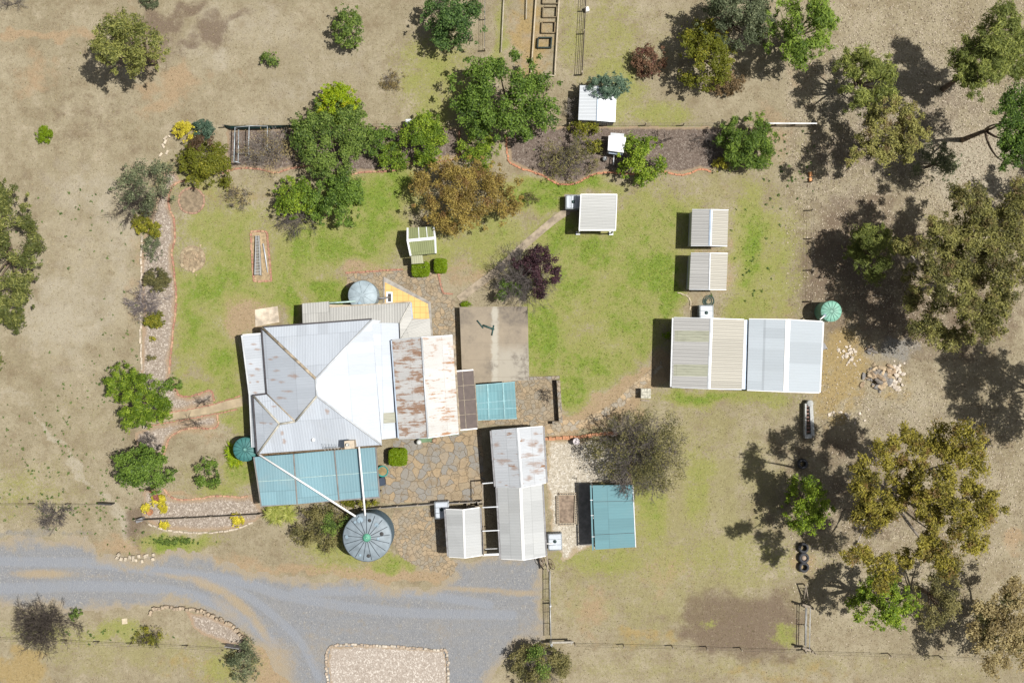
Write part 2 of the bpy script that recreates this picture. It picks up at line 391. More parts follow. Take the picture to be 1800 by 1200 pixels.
DULL = [(1180,900,230,250,.75),(1050,1040,140,80,.6),(1300,1020,200,120,.4),(1200,1170,700,30,.5),(250,1150,260,40,.6),(1060,80,70,140,.6),(1180,60,120,70,.4),(1160,210,90,30,.5),(760,140,80,100,.55),(60,860,140,70,.45),(150,750,130,90,.3),(400,650,80,80,.6),(400,330,110,50,.5),(1340,480,90,170,.6),(1250,330,120,50,.6),(1290,710,180,40,.55),(1400,280,60,60,.4),(620,960,120,40,.5),(330,950,90,16,.5),(820,440,90,60,.5),(1450,340,60,70,.25),(1040,560,130,160,.5),(1560,900,160,200,.2),(1700,1180,120,40,.4),(360,840,80,40,.5)]
GREYS = [(1580,610,34,26,.8),(1450,720,60,40,.3),(60,940,120,10,.6),(760,1010,40,20,.3),(1550,680,50,30,.3),(1700,820,80,80,.25)]
def ground_fields(px, py):
    n1 = fbm(px / 46, py / 46, 4); n2 = fbm(px / 15, py / 15, 4, 3.3)
    wob = (fbm(px / 30, py / 30, 3, 8.1) - .5) * 40; wob2 = (fbm(px / 30, py / 30, 3, 4.4) - .5) * 40
    X, Y = px + wob, py + wob2
    br = .55 + .9 * n1
    g = blob(X, Y, GREEN) * (.45 + 1.1 * n2) * (1 - blob(X, Y, GREEN_CUT))
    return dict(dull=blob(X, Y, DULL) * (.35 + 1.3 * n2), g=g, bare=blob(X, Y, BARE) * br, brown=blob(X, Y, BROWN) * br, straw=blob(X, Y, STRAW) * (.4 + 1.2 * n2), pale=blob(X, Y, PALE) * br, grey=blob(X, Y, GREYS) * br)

def m_ground():
    t = NT('ground_soil'); p = t.pos()
    n0 = t.noise(p, .22, 5, .6); n1 = t.noise(p, 1.1, 6, .65); n2 = t.noise(p, 5.5, 5, .7); n3 = t.noise(p, 19, 3, .7)
    c = t.mix(t.step(n0, .35, .65), (.262, .226, .150), (.322, .282, .197))
    nm = t.noise(p, .62, 7, .72)
    c = t.mix(t.math('MULTIPLY', t.step(n1, .45, .66), .55), c, (.205, .166, .106))
    c = t.mix(t.math('MULTIPLY', t.step(nm, .50, .66), .6), c, (.20, .157, .10)); c = t.mix(t.math('MULTIPLY', t.step(nm, .47, .33), .55), c, (.385, .335, .25))
    def lay(c, name, col, amp=.8, nz=n1, lo=.38, hi=.62, mx=.9):
        k = t.math('ADD', t.attr(name), t.math('MULTIPLY', t.math('SUBTRACT', nz, .5), amp))
        return t.mix(t.math('MULTIPLY', t.step(k, lo, hi), mx), c, col)
    c = lay(c, 'pale', t.mix(n2, (.348, .312, .24), (.42, .385, .31)), .9, n1, .3, .75, .7)
    c = lay(c, 'dull', t.mix(n2, (.225, .215, .085), (.29, .262, .13)), 1.2, n2, .25, .75, .75)
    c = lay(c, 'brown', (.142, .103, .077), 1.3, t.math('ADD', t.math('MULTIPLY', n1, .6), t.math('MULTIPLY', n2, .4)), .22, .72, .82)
    c = lay(c, 'bare', t.mix(n2, (.345, .248, .152), (.315, .235, .148)), 1.0, n1, .3, .7, .85)
    c = lay(c, 'straw', t.mix(n2, (.35, .262, .115), (.275, .20, .085)), 1.1, n1, .3, .7, .8)
    c = lay(c, 'grey', (.235, .225, .205), .9, n1, .3, .7, .9)
    gc = t.mix(t.step(n2, .35, .65), (.105, .172, .018), (.215, .272, .042)); gc = t.mix(t.math('MULTIPLY', t.step(n1, .4, .65), .8), gc, (.13, .215, .02))
    c = lay(c, 'g', t.mix(t.step(n2, .35, .65), (.205, .235, .05), (.27, .262, .09)), 1.2, n2, .06, .42, .85)
    k2 = t.math('ADD', t.math('MULTIPLY', n2, .6), t.math('MULTIPLY', t.noise(p, 2.3, 6, .72), .6))
    c = lay(c, 'g', gc, 2.0, t.math('SUBTRACT', k2, .1), .42, .92, .9)
    # grit, thatch and small tufts
    c = t.mix(t.math('MULTIPLY', t.step(n2, .5, .72), .4), c, t.mix(.6, c, (.10, .08, .05)), 'MIX')
    n5 = t.noise(p, 3.1, 7, .82)
    c = t.mix(t.math('MULTIPLY', t.step(n5, .52, .68), .65), c, t.mix(.62, c, (.10, .08, .05)))
    c = t.mix(t.math('MULTIPLY', t.step(n5, .46, .30), .5), c, t.mix(.55, c, (.58, .52, .40)))
    n4 = t.noise(p, 9.5, 4, .8)
    c = t.mix(t.math('MULTIPLY', t.step(n4, .54, .72), .6), c, t.mix(.7, c, (.075, .06, .035)))
    c = t.mix(t.math('MULTIPLY', t.step(n4, .44, .28), .4), c, t.mix(.55, c, (.60, .53, .40)))
    c = t.mix(t.math('MULTIPLY', t.step(n3, .52, .74), .6), c, t.mix(.6, c, (.07, .06, .03)))
    c = t.mix(t.math('MULTIPLY', t.step(n3, .46, .28), .35), c, t.mix(.5, c, (.62, .55, .42)))
    h = t.math('ADD', t.math('MULTIPLY', n2, .6), t.math('MULTIPLY', n3, .5))
    return t.done(t.bsdf(c, .95, 0, t.bump(h, .09, 1.0), .1))

def axis(lo, hi, st, far):
    a = list(np.arange(lo, hi + 1e-6, st)); d = st
    while a[-1] < far: d *= 1.5; a.append(a[-1] + d)
    d = st
    while a[0] > -far: d *= 1.5; a.insert(0, a[0] - d)
    return np.array(a)
def make_ground():
    ax = axis(-40.5, 40.5, .16, 900); ay = axis(-28, 28, .16, 900)
    X, Y = np.meshgrid(ax, ay); nx, ny = len(ax), len(ay)
    px, py = X.ravel() * S + 900, 600 - Y.ravel() * S
    f = ground_fields(px, py)
    V = np.stack([X.ravel(), Y.ravel(), np.zeros(X.size)], 1)
    i = np.arange((ny - 1) * (nx - 1)); r, c = i // (nx - 1), i % (nx - 1); a = r * nx + c
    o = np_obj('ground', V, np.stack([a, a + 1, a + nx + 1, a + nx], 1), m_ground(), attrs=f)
    o['kind'] = 'structure'
make_ground()

def sheet(name, maskf, bbox, z, mat, kind='structure', cell=.1, thr=0.0):
    """ground sheet made of small cells wherever maskf(px,py) > thr; attribute m = mask value (soft edge for the material)"""
    x0, y0, x1, y1 = bbox
    a, b = P(x0, y1), P(x1, y0)
    ax = np.arange(a.x, b.x, cell); ay = np.arange(a.y, b.y, cell)
    X, Y = np.meshgrid(ax, ay); nx, ny = len(ax), len(ay)
    px, py = X.ravel() * S + 900, 600 - Y.ravel() * S
    m = maskf(px, py)
    i = np.arange((ny - 1) * (nx - 1)); r, c = i // (nx - 1), i % (nx - 1); q = r * nx + c
    F = np.stack([q, q + 1, q + nx + 1, q + nx], 1)
    F = F[(m[F] > thr).sum(1) >= 3]
    used, inv = np.unique(F, return_inverse=True)
    V = np.stack([X.ravel(), Y.ravel(), np.full(X.size, z)], 1)[used]
    o = np_obj(name, V, inv.reshape(-1, 4), mat, attrs={'m': m[used]})
    if kind: o['kind'] = kind
    return o
def polymask(poly, wob=6, soft=14, sc=18):
    def f(px, py):
        return (sdist(px, py, poly) + (fbm(px / sc, py / sc, 4, 2.2) - .5) * wob * 2) / soft
    return f

# ------------------------------------------------------------------ driveway
DRIVE = [(-420,940),(-50,946),(80,946),(150,948),(190,972),(240,990),(300,966),(380,980),(450,1000),(520,1010),(600,1016),(680,1028),(760,1032),(800,1008),(802,985),(880,970),(957,974),(958,1040),(958,1128),(910,1136),(880,1160),(860,1230),(870,1300),
         (560,1300),(520,1230),(488,1180),(462,1140),(425,1108),(360,1078),(300,1062),(240,1068),(140,1082),(60,1066),(-50,1066),(-420,1076)]
def drive_f(px, py):
    d = polymask(DRIVE, 16, 30, 26)(px, py)
    return d
SANDB = [(75,1008,55,8,.95),(160,1012,60,4,.4),(310,1014,40,5,.7,10),(370,1030,50,9,.95,22),(420,1062,50,10,.95,40),(455,1100,40,9,.8,55),(400,1070,46,14,.55,40),(470,1170,45,50,.9,60),(620,1108,70,8,.35),(840,1036,90,5,.8,3),(920,1042,40,6,.85),
         (480,1010,60,8,.6),(260,1048,60,6,.3),(780,1110,30,25,.35,60),(930,1110,24,30,.4),(190,985,30,10,.6),(560,1140,30,40,.4),(740,1030,60,8,.5)]
def m_drive():
    t = NT('driveway_gravel'); p = t.pos()
    v = t.n('ShaderNodeTexVoronoi', feature='F1'); t.put(v.inputs['Vector'], p); v.inputs['Scale'].default_value = 15
    sc = t.n('ShaderNodeSeparateColor'); t.put(sc.inputs[0], v.outputs['Color'])
    n1 = t.noise(p, .5, 6, .65); n2 = t.noise(p, 2.4, 6, .72)
    c = t.mix(sc.outputs[0], (.178, .185, .197), (.222, .228, .24)); c = t.mix(t.step(sc.outputs[1], .9, .99), c, (.31, .305, .29))
    c = t.mix(t.math('MULTIPLY', t.step(n1, .42, .66), .55), c, (.225, .222, .215)); c = t.mix(t.math('MULTIPLY', t.step(n2, .48, .72), .45), c, (.155, .155, .158))
    c = t.mix(t.math('MULTIPLY', t.step(t.noise(p, .9, 7, .72), .54, .68), .5), c, (.25, .222, .175))
    # wheel lines run with the drive
    st = t.vscale(p, (.10, 2.1, 0)); wl = t.noise(st, 1.0, 3); c = t.mix(t.math('MULTIPLY', t.step(wl, .5, .66), .3), c, (.20, .215, .24))
    c = t.mix(t.math('MULTIPLY', t.step(t.math('ADD', t.attr('track'), t.math('MULTIPLY', t.math('SUBTRACT', n2, .5), .7)), .3, .8), .6), c, (.225, .245, .28))
    k = t.math('ADD', t.attr('sand'), t.math('MULTIPLY', t.math('SUBTRACT', n2, .5), 1.1))
    c = t.mix(t.math('MULTIPLY', t.step(k, .15, 1.0), .75), c, t.mix(n2, (.36, .29, .185), (.29, .22, .13)))
    e = t.math('ADD', t.attr('m'), t.math('MULTIPLY', t.math('SUBTRACT', t.math('ADD', t.math('MULTIPLY', n2, .5), t.math('MULTIPLY', n1, .5)), .5), 2.6))
    c = t.mix(t.step(e, .75, .0), c, t.mix(n1, (.28, .228, .152), (.28, .252, .205)))
    return t.done(t.bsdf(c, .93, 0, t.bump(t.math('ADD', v.outputs['Distance'], n2), .03, .9), .15))
drv = sheet('driveway', drive_f, (-420, 930, 975, 1300), .006, m_drive(), thr=0.02, cell=.11)
_c = np.empty(len(drv.data.vertices) * 3, np.float32); drv.data.vertices.foreach_get('co', _c); _c = _c.reshape(-1, 3)
def linedist(px, py, pts):
    d = np.full(px.shape, 1e9)
    for (ax, ay), (bx, by) in zip(pts, pts[1:]):
        ex, ey = bx - ax, by - ay; t_ = np.clip(((px - ax) * ex + (py - ay) * ey) / (ex * ex + ey * ey), 0, 1); d = np.minimum(d, np.hypot(px - ax - t_ * ex, py - ay - t_ * ey))
    return d
_px, _py = _c[:, 0] * S + 900, 600 - _c[:, 1] * S; _tk = np.zeros(len(_c))
for _l, _w in (([(-400,975),(0,986),(160,990),(300,1006),(420,1022),(520,1050),(700,1075),(900,1080)], 11), ([(-400,1040),(0,1034),(160,1030),(290,1036),(370,1058),(430,1090),(480,1130)], 12), ([(330,1012),(420,1040),(480,1080),(530,1130),(560,1190)], 9), ([(520,1040),(700,1040),(860,1062)], 10)):
    _tk = np.maximum(_tk, np.exp(-(linedist(_px, _py, smooth_line(_l, 20)) / _w) ** 2))
_b = drv.data.attributes.new('track', 'FLOAT', 'POINT'); _b.data.foreach_set('value', _tk.astype(np.float32))
_a = drv.data.attributes.new('sand', 'FLOAT', 'POINT')
_a.data.foreach_set('value', blob(_c[:, 0] * S + 900, 600 - _c[:, 1] * S, SANDB).astype(np.float32))

# ------------------------------------------------------------------ garden beds, paving, paths
M_mulch = m_gravel('bark_mulch', (.105, .08, .064), (.165, .13, .108), (.23, .195, .165), 13, (.27, .205, .135), (.15, .6))
M_pebble = m_gravel('pale_pebbles', (.225, .185, .15), (.325, .28, .235), (.46, .41, .355), 12, (.29, .215, .145), (.2, .9))
M_isle = m_gravel('island_pebbles', (.30, .255, .215), (.40, .355, .31), (.54, .50, .45), 12, (.30, .235, .165), (.1, .5))
M_white = m_gravel('white_gravel', (.33, .295, .235), (.47, .43, .355), (.55, .52, .46), 10, (.31, .25, .165), (.15, .7))
M_flagA = m_flag('flagstone_mixed', [(.285, .23, .155), (.225, .215, .195), (.315, .24, .15)], 1.75, (.20, .155, .105), gw=.022)
M_flagB = m_flag('flagstone_small', [(.285, .228, .152), (.25, .222, .175), (.33, .255, .165)], 3.1, (.21, .165, .11), gw=.028)
M_conc = m_plain('path_concrete', (.35, .285, .19), .9, 0, .22, 1.3)
TOPBED = [(398,226),(520,224),(700,222),(800,224),(806,230),(808,276),(728,285),(690,300),(634,302),(605,310),(578,307),(540,292),(506,297),(484,302),(452,296),(420,296),(398,302)]
RIGHTBED = [(890,224),(1000,222),(1200,222),(1330,222),(1336,260),(1300,285),(1252,300),(1230,297),(1196,307),(1168,302),(1146,303),(1110,306),(1064,303),(1036,310),(1016,321),(988,324),(952,308),(919,297),(896,285),(890,245)]
WESTBED = [(247,470),(252,420),(262,390),(290,300),(310,300),(320,318),(300,338),(298,364),(307,388),(308,420),(303,444),(307,480),(310,527),(305,584),(299,638),(298,664),(310,684),(318,697),(336,697),(366,687),(375,690),(377,710),(330,720),(280,728),(252,735),(246,650),(250,560)]
WEST2 = [(262,750),(330,737),(381,727),(384,744),(375,752),(338,751),(314,758),(297,771),(288,802),(270,800),(240,790),(236,760)]
SWBED = [(252,858),(288,862),(301,874),(318,878),(353,876),(379,871),(425,874),(442,868),(456,888),(466,900),(448,917),(402,931),(350,935),(290,930),(262,918),(249,905)]
for nm, poly, mt, wb, z in (('mulch_bed', TOPBED, M_mulch, 2, .010), ('mulch_bed', RIGHTBED, M_mulch, 2, .010), ('gravel_bed', WESTBED, M_pebble, 4, .010), ('gravel_bed', WEST2, M_pebble, 3, .010), ('gravel_bed', SWBED, M_pebble, 2, .010),
                            ('gravel_island', [(582,1136),(640,1133),(720,1138),(780,1142),(786,1160),(790,1260),(596,1260),(580,1200),(574,1160)], M_isle, 2, .014),
                            ('gravel_bed', [(325,1072),(360,1078),(395,1091),(425,1110),(436,1128),(432,1140),(395,1132),(360,1118),(338,1102)], M_pebble, 4, .014),
                            ('gravel_yard', [(962,772),(1010,774),(1050,768),(1110,800),(1110,850),(1036,852),(1034,955),(990,985),(968,930),(962,850)], M_white, 9, .010),
                            ('paving', [(690,772),(760,768),(805,762),(838,752),(848,760),(852,850),(850,880),(720,884),(668,884),(672,850),(690,800)], M_flagA, 3, .010),
                            ('paving', [(690,896),(780,890),(790,980),(805,990),(795,1012),(745,1002),(705,980),(690,950)], M_flagB, 4, .010),
                            ('paving', [(838,668),(900,664),(980,662),(980,745),(960,750),(905,748),(848,748)], M_flagB, 2, .010),
                            ('paving', [(606,478),(680,476),(775,470),(782,516),(800,525),(806,640),(762,640),(758,535),(676,497),(676,512),(608,505)], M_flagB, 3, .010),
                            ('stone_path', [(960,752),(985,738),(1030,735),(1080,705),(1130,660),(1165,630),(1166,645),(1110,700),(1070,730),(1030,750),(985,764),(960,766)], m_flag('flagstone_path', [(.36,.285,.185), (.31,.275,.22), (.40,.30,.185)], 2.9, (.27,.205,.13), gw=.03), 3, .010)):
    xs = [p[0] for p in poly]; ys = [p[1] for p in poly]
    o = sheet(nm, polymask(poly, wb, 12), (min(xs) - 8, min(ys) - 8, max(xs) + 8, max(ys) + 8), z, mt)
def strip(name, centre, width, z, mat, th=.05):
    pts = smooth_line(centre, 6); mb = MB(); L = []; R = []
    for i, p in enumerate(pts):
        a = pts[max(i - 1, 0)]; b = pts[min(i + 1, len(pts) - 1)]; d = np.array(b) - np.array(a); d = d / (np.hypot(*d) + 1e-9)
        n = np.array((-d[1], d[0])) * width / 2
        L.append(P(*(p + n), 0)); R.append(P(*(p - n), 0))
    for A in (L, R):
        for q in A: q.z = z
    n = len(L); b = mb.add(L); c = mb.add(R)
    b2 = mb.add([(q.x, q.y, z - th) for q in L]); c2 = mb.add([(q.x, q.y, z - th) for q in R])
    for i in range(n - 1):
        mb.face((b + i, b + i + 1, c + i + 1, c + i)); mb.face((b + i, b2 + i, b2 + i + 1, b + i + 1)); mb.face((c + i, c + i + 1, c2 + i + 1, c2 + i))
    mb.face((b, c, c2, b2)); mb.face((b + n - 1, b2 + n - 1, c2 + n - 1, c + n - 1))
    o = mb.build(name, mat); o['kind'] = 'structure'; return o
strip('concrete_path', [(252,738),(300,730),(370,718),(425,706)], 15, .045, M_conc)
M_conc2 = m_plain('worn_concrete', (.30, .25, .185), .9, 0, .35, 2.2)
strip('concrete_path', [(806,526),(838,502),(880,470),(925,428),(975,386),(1000,370)], 13, .045, M_conc2)
strip('concrete_path', [(1003,342),(1003,372)], 22, .040, M_conc2)
def slab_px(name, pts, h, mat, z0=-.02, kind='structure', parent=None):
    mb = MB(); Q = [P(x, y, h) for x, y in pts]
    if Vector((0, 0, 0)).length == 0:
        a = sum(Q[i].x * Q[(i + 1) % len(Q)].y - Q[(i + 1) % len(Q)].x * Q[i].y for i in range(len(Q)))
        if a < 0: Q.reverse()
    mb.prism([(q.x, q.y) for q in Q], z0, [h] * len(Q)); o = mb.build(name, mat, parent)
    if kind: o['kind'] = kind
    return o
slab_px('concrete_pad', [(1018,850),(1042,850),(1044,958),(1018,958)], .03, m_plain('pad_concrete', (.22, .21, .20), .9))
slab_px('concrete_pad', [(448,544),(488,538),(491,566),(449,574)], .03, m_plain('pale_pad', (.52, .45, .36), .9, 0, .35, 1.6))
# yellow tiled terrace with a grey concrete edge
def m_tile():
    t = NT('yellow_tiles'); p = t.pos()
    br = t.n('ShaderNodeTexBrick', offset=0.0); t.put(br.inputs['Vector'], p)
    for k, v in (('Color1', (.60, .40, .145, 1)), ('Color2', (.66, .44, .17, 1)), ('Mortar', (.33, .22, .08, 1))): br.inputs[k].default_value = v
    for k, v in (('Scale', 1.0), ('Mortar Size', .012), ('Brick Width', .42), ('Row Height', .42)): br.inputs[k].default_value = v
    c = t.mix(t.math('MULTIPLY', t.step(t.noise(p, 2, 5), .5, .75), .35), br.outputs[0], (.42, .29, .12))
    return t.done(t.bsdf(c, .7, 0, None, .3))
slab_px('terrace_edge', [(674,486),(757,531),(764,640),(736,640),(674,536)], .10, m_plain('terrace_concrete', (.30, .285, .26), .9))
slab_px('terrace', [(676.5,496),(752,534),(755,562),(720,575),(700,575),(676.5,540)], .115, m_tile())
# ================================================================== BUILDINGS
M_zinc = m_metal('zincalume_old', (.45, .495, .555), .62, .08, .19, .007, spots=[(480,628,14,4,4),(482,652,12,4,4),(475,668,17,4,4),(490,672,12,5,4),(505,688,19,4,4),(490,700,17,4,4),(463,743,14,4,3),(478,744,8,4,3),(498,760,5,9,3),(500,776,6,9,3),(482,714,8,4,3),(515,660,19,8,4),(575,722,7,10,4),(470,632,8,4,4)],
                 dirt=.14, line=.06, spotcol=(.25, .15, .09))
M_zincv = m_metal('zincalume_verandah', (.52, .56, .61), .6, .1, .19, .006, spots=[(446,605,10,4,2.5),(452,614,12,4,2.5),(440,640,7,4,2.5),(452,649,10,5,2.5),(443,660,12,4,2.5),(438,672,5,4,2.5),(452,671,6,4,2.5),(447,690,8,4,2.5)], dirt=.10, line=.10)
M_skill = m_metal('grey_skillion', (.40, .40, .38), .6, .15, .19, .012, dirt=.18, line=.16)
M_rusty = m_metal('rusted_iron', (.54, .54, .53), .6, .1, .15, .012, rust=.86, rustcol=(.175, .11, .075), dirt=.3, line=.12, lap=1.9)
M_rusty_sunlit = m_metal('rusted_iron_sunlit', (.53, .525, .51), .7, .05, .15, .008, rust=.56, rustcol=(.22, .125, .07), dirt=.25, line=.12, lap=1.9)  # same iron on the east slope; sunlit paleness put in as less rust
M_halfrust = m_metal('part_rusted_iron', (.43, .455, .485), .65, .08, .19, .012, rust=.30, dirt=.15, line=.12,
                     spots=[(873,782,10,9,2.8),(885,810,24,7,2.8),(905,823,14,7,2.8),(935,780,18,14,2.8),(930,800,26,8,2.8),(940,815,28,8,2.8),(945,828,24,8,2.8),(930,840,16,8,2.8),(941,763,7,5,2.8),(950,790,12,16,2.8),(880,815,10,6,2.8)], spotcol=(.19, .115, .07))
M_teal = m_metal('teal_sheet', (.108, .238, .272), .6, .0, .20, .005, dirt=.12, line=.05, lap=3.2)
M_tealp = m_metal('teal_patio_sheet', (.165, .295, .345), .6, .0, .20, .005, dirt=.18, line=.05, lap=3.2)
M_teal2 = m_metal('teal_awning_sheet', (.125, .275, .31), .6, .0, .25, .004, dirt=.25, line=.03, seam=1.3, lap=1.7)
M_shed = m_metal('grey_zinc_shed', (.385, .40, .405), .65, .1, .2, .008, dirt=.12, line=.08)
M_deck_shaded = m_metal('shaded_trim_deck', (.40, .40, .39), .65, .05, .25, .03, dirt=.10, line=.30, lap=9)  # west slopes of the cream roofs; their shaded tone put into the colour
M_cream = m_metal('cream_trim_deck', (.42, .405, .355), .65, .05, .25, .03, dirt=.10, line=.32, lap=9)
M_blue = m_metal('pale_blue_steel', (.36, .405, .445), .7, .05, .2, .006, dirt=.08, line=.06, lap=9)
M_whitesh = m_metal('white_steel', (.66, .70, .74), .45, .20, .25, .014, dirt=.05, line=.18, lap=9)
M_green = m_metal('green_iron', (.24, .27, .125), .65, .0, .15, .014, dirt=.2, line=.22)
M_fibre = m_metal('skylight_fibreglass', (.34, .35, .27), .5, .0, .19, .012, dirt=.75, line=.25)
M_flash = m_plain('ridge_flashing', (.52, .545, .57), .5, .2, .15, 2)
M_flashw = m_plain('white_flashing', (.74, .75, .75), .5, .1, .08, 2)
M_flashr = m_plain('rusty_flashing', (.36, .30, .22), .7, .1, .5, 3)
M_flashb = m_plain('blue_flashing', (.36, .43, .52), .5, .2, .15, 2)
M_gut = m_plain('gutter_grey', (.22, .22, .23), .6, .2, .3, 3)
M_gutw = m_plain('gutter_white', (.46, .48, .50), .5, .1, .1, 3)
M_gutd = m_plain('gutter_dark', (.06, .055, .06), .7, .1, .3, 3)
M_wall = m_plain('house_wall', (.42, .37, .29), .85, 0, .2, 1.5)
M_wallw = m_plain('shed_wall', (.42, .45, .47), .6, .1, .12, 1.5)
M_walld = m_plain('dark_wall', (.20, .19, .18), .8, 0, .2, 2)
M_steel = m_plain('galvanised_steel', (.42, .43, .43), .5, .4, .2, 4)
M_timber = m_plain('weathered_timber', (.27, .23, .18), .85, 0, .3, 5)
M_pvc = m_plain('white_pvc', (.80, .80, .79), .4, 0, .05, 3)
M_dark = m_plain('dark_steel', (.045, .045, .047), .6, .1, .3, 5)
M_shadecloth = m_plain('brown_polycarbonate', (.085, .062, .055), .5, 0, .2, 2)

def gutter_run(mb, pts, w=.12, d=.10):
    for a, b in zip(pts, pts[1:]): mb.beam(a, b, w, d)
def walls(parent, poly, tops, mat, name='wall'):
    mb = MB(); a = sum(poly[i][0] * poly[(i + 1) % len(poly)][1] - poly[(i + 1) % len(poly)][0] * poly[i][1] for i in range(len(poly)))
    if a < 0: poly = poly[::-1]; tops = tops[::-1]
    mb.prism(poly, 0, tops); return mb.build(name, mat, parent)
def base_of(px, h):
    Q = [P(x, y, h) for x, y in px]; c = sum(Q, Vector()) / len(Q); return Vector((c.x, c.y, 0))
def inset(Q, d):
    c = sum((Vector((q.x, q.y, 0)) for q in Q), Vector()) / len(Q); out = []
    for q in Q:
        v = Vector((q.x, q.y, 0)) - c
        out.append((c.x + v.x - math.copysign(min(d, abs(v.x) * .5), v.x), c.y + v.y - math.copysign(min(d, abs(v.y) * .5), v.y)))
    return out

def gable(name, label, nw, rt, ne, se, rb, sw, he, hr, mat, wallmat, ridge=M_flash, cat='shed', ins=.12, gut=M_gut, capw=.22, heR=None, thick=.05, mats2=None, gutters=(1, 1), barge=None):
    heR = he if heR is None else heR
    q = [P(*nw, he), P(*rt, hr), P(*ne, heR), P(*se, heR), P(*rb, hr), P(*sw, he)]
    r = thing(name, label, cat, base_of([nw, ne, se, sw], he))
    pts = inset(q, ins)
    walls(r, pts, [he - .10, hr - .10, heR - .10, heR - .10, hr - .10, he - .10], wallmat)
    mb = MB(); mb.slab([q[0], q[5], q[4], q[1]], thick, 0); mb.slab([q[1], q[4], q[3], q[2]], thick, 1)
    ro = mb.build('roof', [mat, mats2 or mat], r)
    if ridge is not None:
        mb = MB(); up = Vector((0, 0, .035)); e = (q[4] - q[1]).normalized() * .02
        a, b = q[1] + up - e, q[4] + up + e
        dl = (q[0] - q[1]).normalized() * capw / 2 + Vector((0, 0, .03)); dr = (q[2] - q[1]).normalized() * capw / 2 + Vector((0, 0, .03))
        k = mb.add([q[1] + dl - e, a, q[1] + dr - e, q[4] + dl + e, b, q[4] + dr + e])
        mb.face((k, k + 1, k + 4, k + 3)); mb.face((k + 1, k + 2, k + 5, k + 4)); mb.build('ridge_cap', ridge, ro)
    if gut is not None:
        for on, (a, b, sx) in zip(gutters, ((q[0], q[5], -1), (q[2], q[3], 1))):
            if on:
                mb = MB(); o = Vector((sx * .07, 0, -.03)); mb.beam(a + o, b + o, .11, .10); mb.build('gutter', gut, ro)
    if barge is not None:
        for a, b, c in ((q[0], q[1], q[2]), (q[5], q[4], q[3])):
            d = Vector((0, .03 if a is q[0] else -.03, .03)); mb = MB(); mb.beam(a + d, b + d, .05, .12); mb.beam(b + d, c + d, .05, .12); mb.build('barge_board', barge, ro)
    return r, ro, q

# ------------------------------------------------------------------ farmhouse
A, B, C = P(461, 576, 2.7), P(653.5, 562, 2.7), P(671, 781.5, 2.7)
W1, W2, V = P(446, 696, 2.7), P(453, 797.5, 2.7), P(470, 693, 2.7)
R1, R2, r1, r2 = P(555, 665.5, 4.6), P(556.8, 696, 4.6), P(491.5, 745, 3.72), P(519, 740.5, 3.74)
E1, E2 = P(703, 567, 2.34), P(701.5, 768.5, 2.34)
C2 = P(671, 772, 2.66)
house = thing('farmhouse', 'large farmhouse with a hipped pale iron roof, rusty rear gable and brick chimney', 'house', (P(560, 680).x, P(560, 680).y, 0))
walls(house, [(p.x, p.y) for p in (P(470,585,2.7), P(640,573,2.7), P(655,570,2.7), P(692,575,2.7), P(692,764,2.7), P(662,768,2.7), P(662,772,2.7), P(460,787,2.7), P(455,704,2.7), P(478,700,2.7))], [2.5, 2.5, 2.5, 2.15, 2.15, 2.45, 2.5, 2.5, 2.5, 2.5], M_wall)
mb = MB()
for pl in ([A, B, R1], [A, R1, R2, r2, V], [V, r2, r1, W1], [W1, r1, W2], [W2, r1, r2, R2, C], [R1, B, C, R2]): mb.slab(pl, .05)
mb.slab([B, E1, E2, C2], .05)
hroof = mb.build('roof', M_zinc, house)
def cap(a, b, mat, w=.20, name='ridge_cap', parent=None, lift=.05, par=None):
    m = MB(); z = Vector((0, 0, lift)); m.tube([a + z * .3, b + z * .3], w / 2, 8); return m.build(name, mat, par or hroof)
def caps(L, mat, par, w=.17):
    for a, b in L: cap(a, b, mat, w, par=par)
caps([(A, R1)], M_flashr, hroof, .2); caps([(B, R1), (R1, R2), (R2, C)], M_flash, hroof, .13); caps([(R2, r2), (r2, r1), (r1, W2), (r1, W1)], m_plain('tan_flashing', (.42, .40, .34), .6, .1, .25, 3), hroof, .15)
cap(V + Vector((0, 0, .01)), r2 + Vector((0, 0, .01)), M_flashr, .09, 'valley_flashing')
mb = MB(); dz = Vector((0, 0, -.02))
gutter_run(mb, [A + dz + Vector((-.06, 0, 0)), V + dz + Vector((-.06, .05, 0)), W1 + dz + Vector((-.06, .05, 0)), W2 + dz + Vector((-.06, 0, 0))], .12, .12); mb.build('gutter', M_gutd, hroof)
mb = MB(); o_ = Vector((0, -.07, -.03)); gutter_run(mb, [W2 + o_, C + o_], .14, .12); mb.build('gutter', m_plain('leafy_gutter', (.12, .085, .05), .9, 0, .5, 8), hroof)
mb = MB(); o_ = Vector((0, .06, -.03)); gutter_run(mb, [A + o_, B + o_], .11, .10); mb.build('gutter', M_gutd, hroof)
mb = MB(); mb.slab([p + Vector((0, 0, .03)) for p in (P(672,725.5,2.6), P(700,724,2.45), P(700,742,2.45), P(673.5,744,2.6))], .02); mb.build('skylight', M_fibre, hroof)
mb = MB(); c = P(551, 772.7, 3.1); mb.lathe(c, [(.07, -.3), (.07, .05), (.13, .05), (.13, .10), (.03, .16), (0, .16)], 14); mb.build('vent_pipe', M_pvc, hroof)
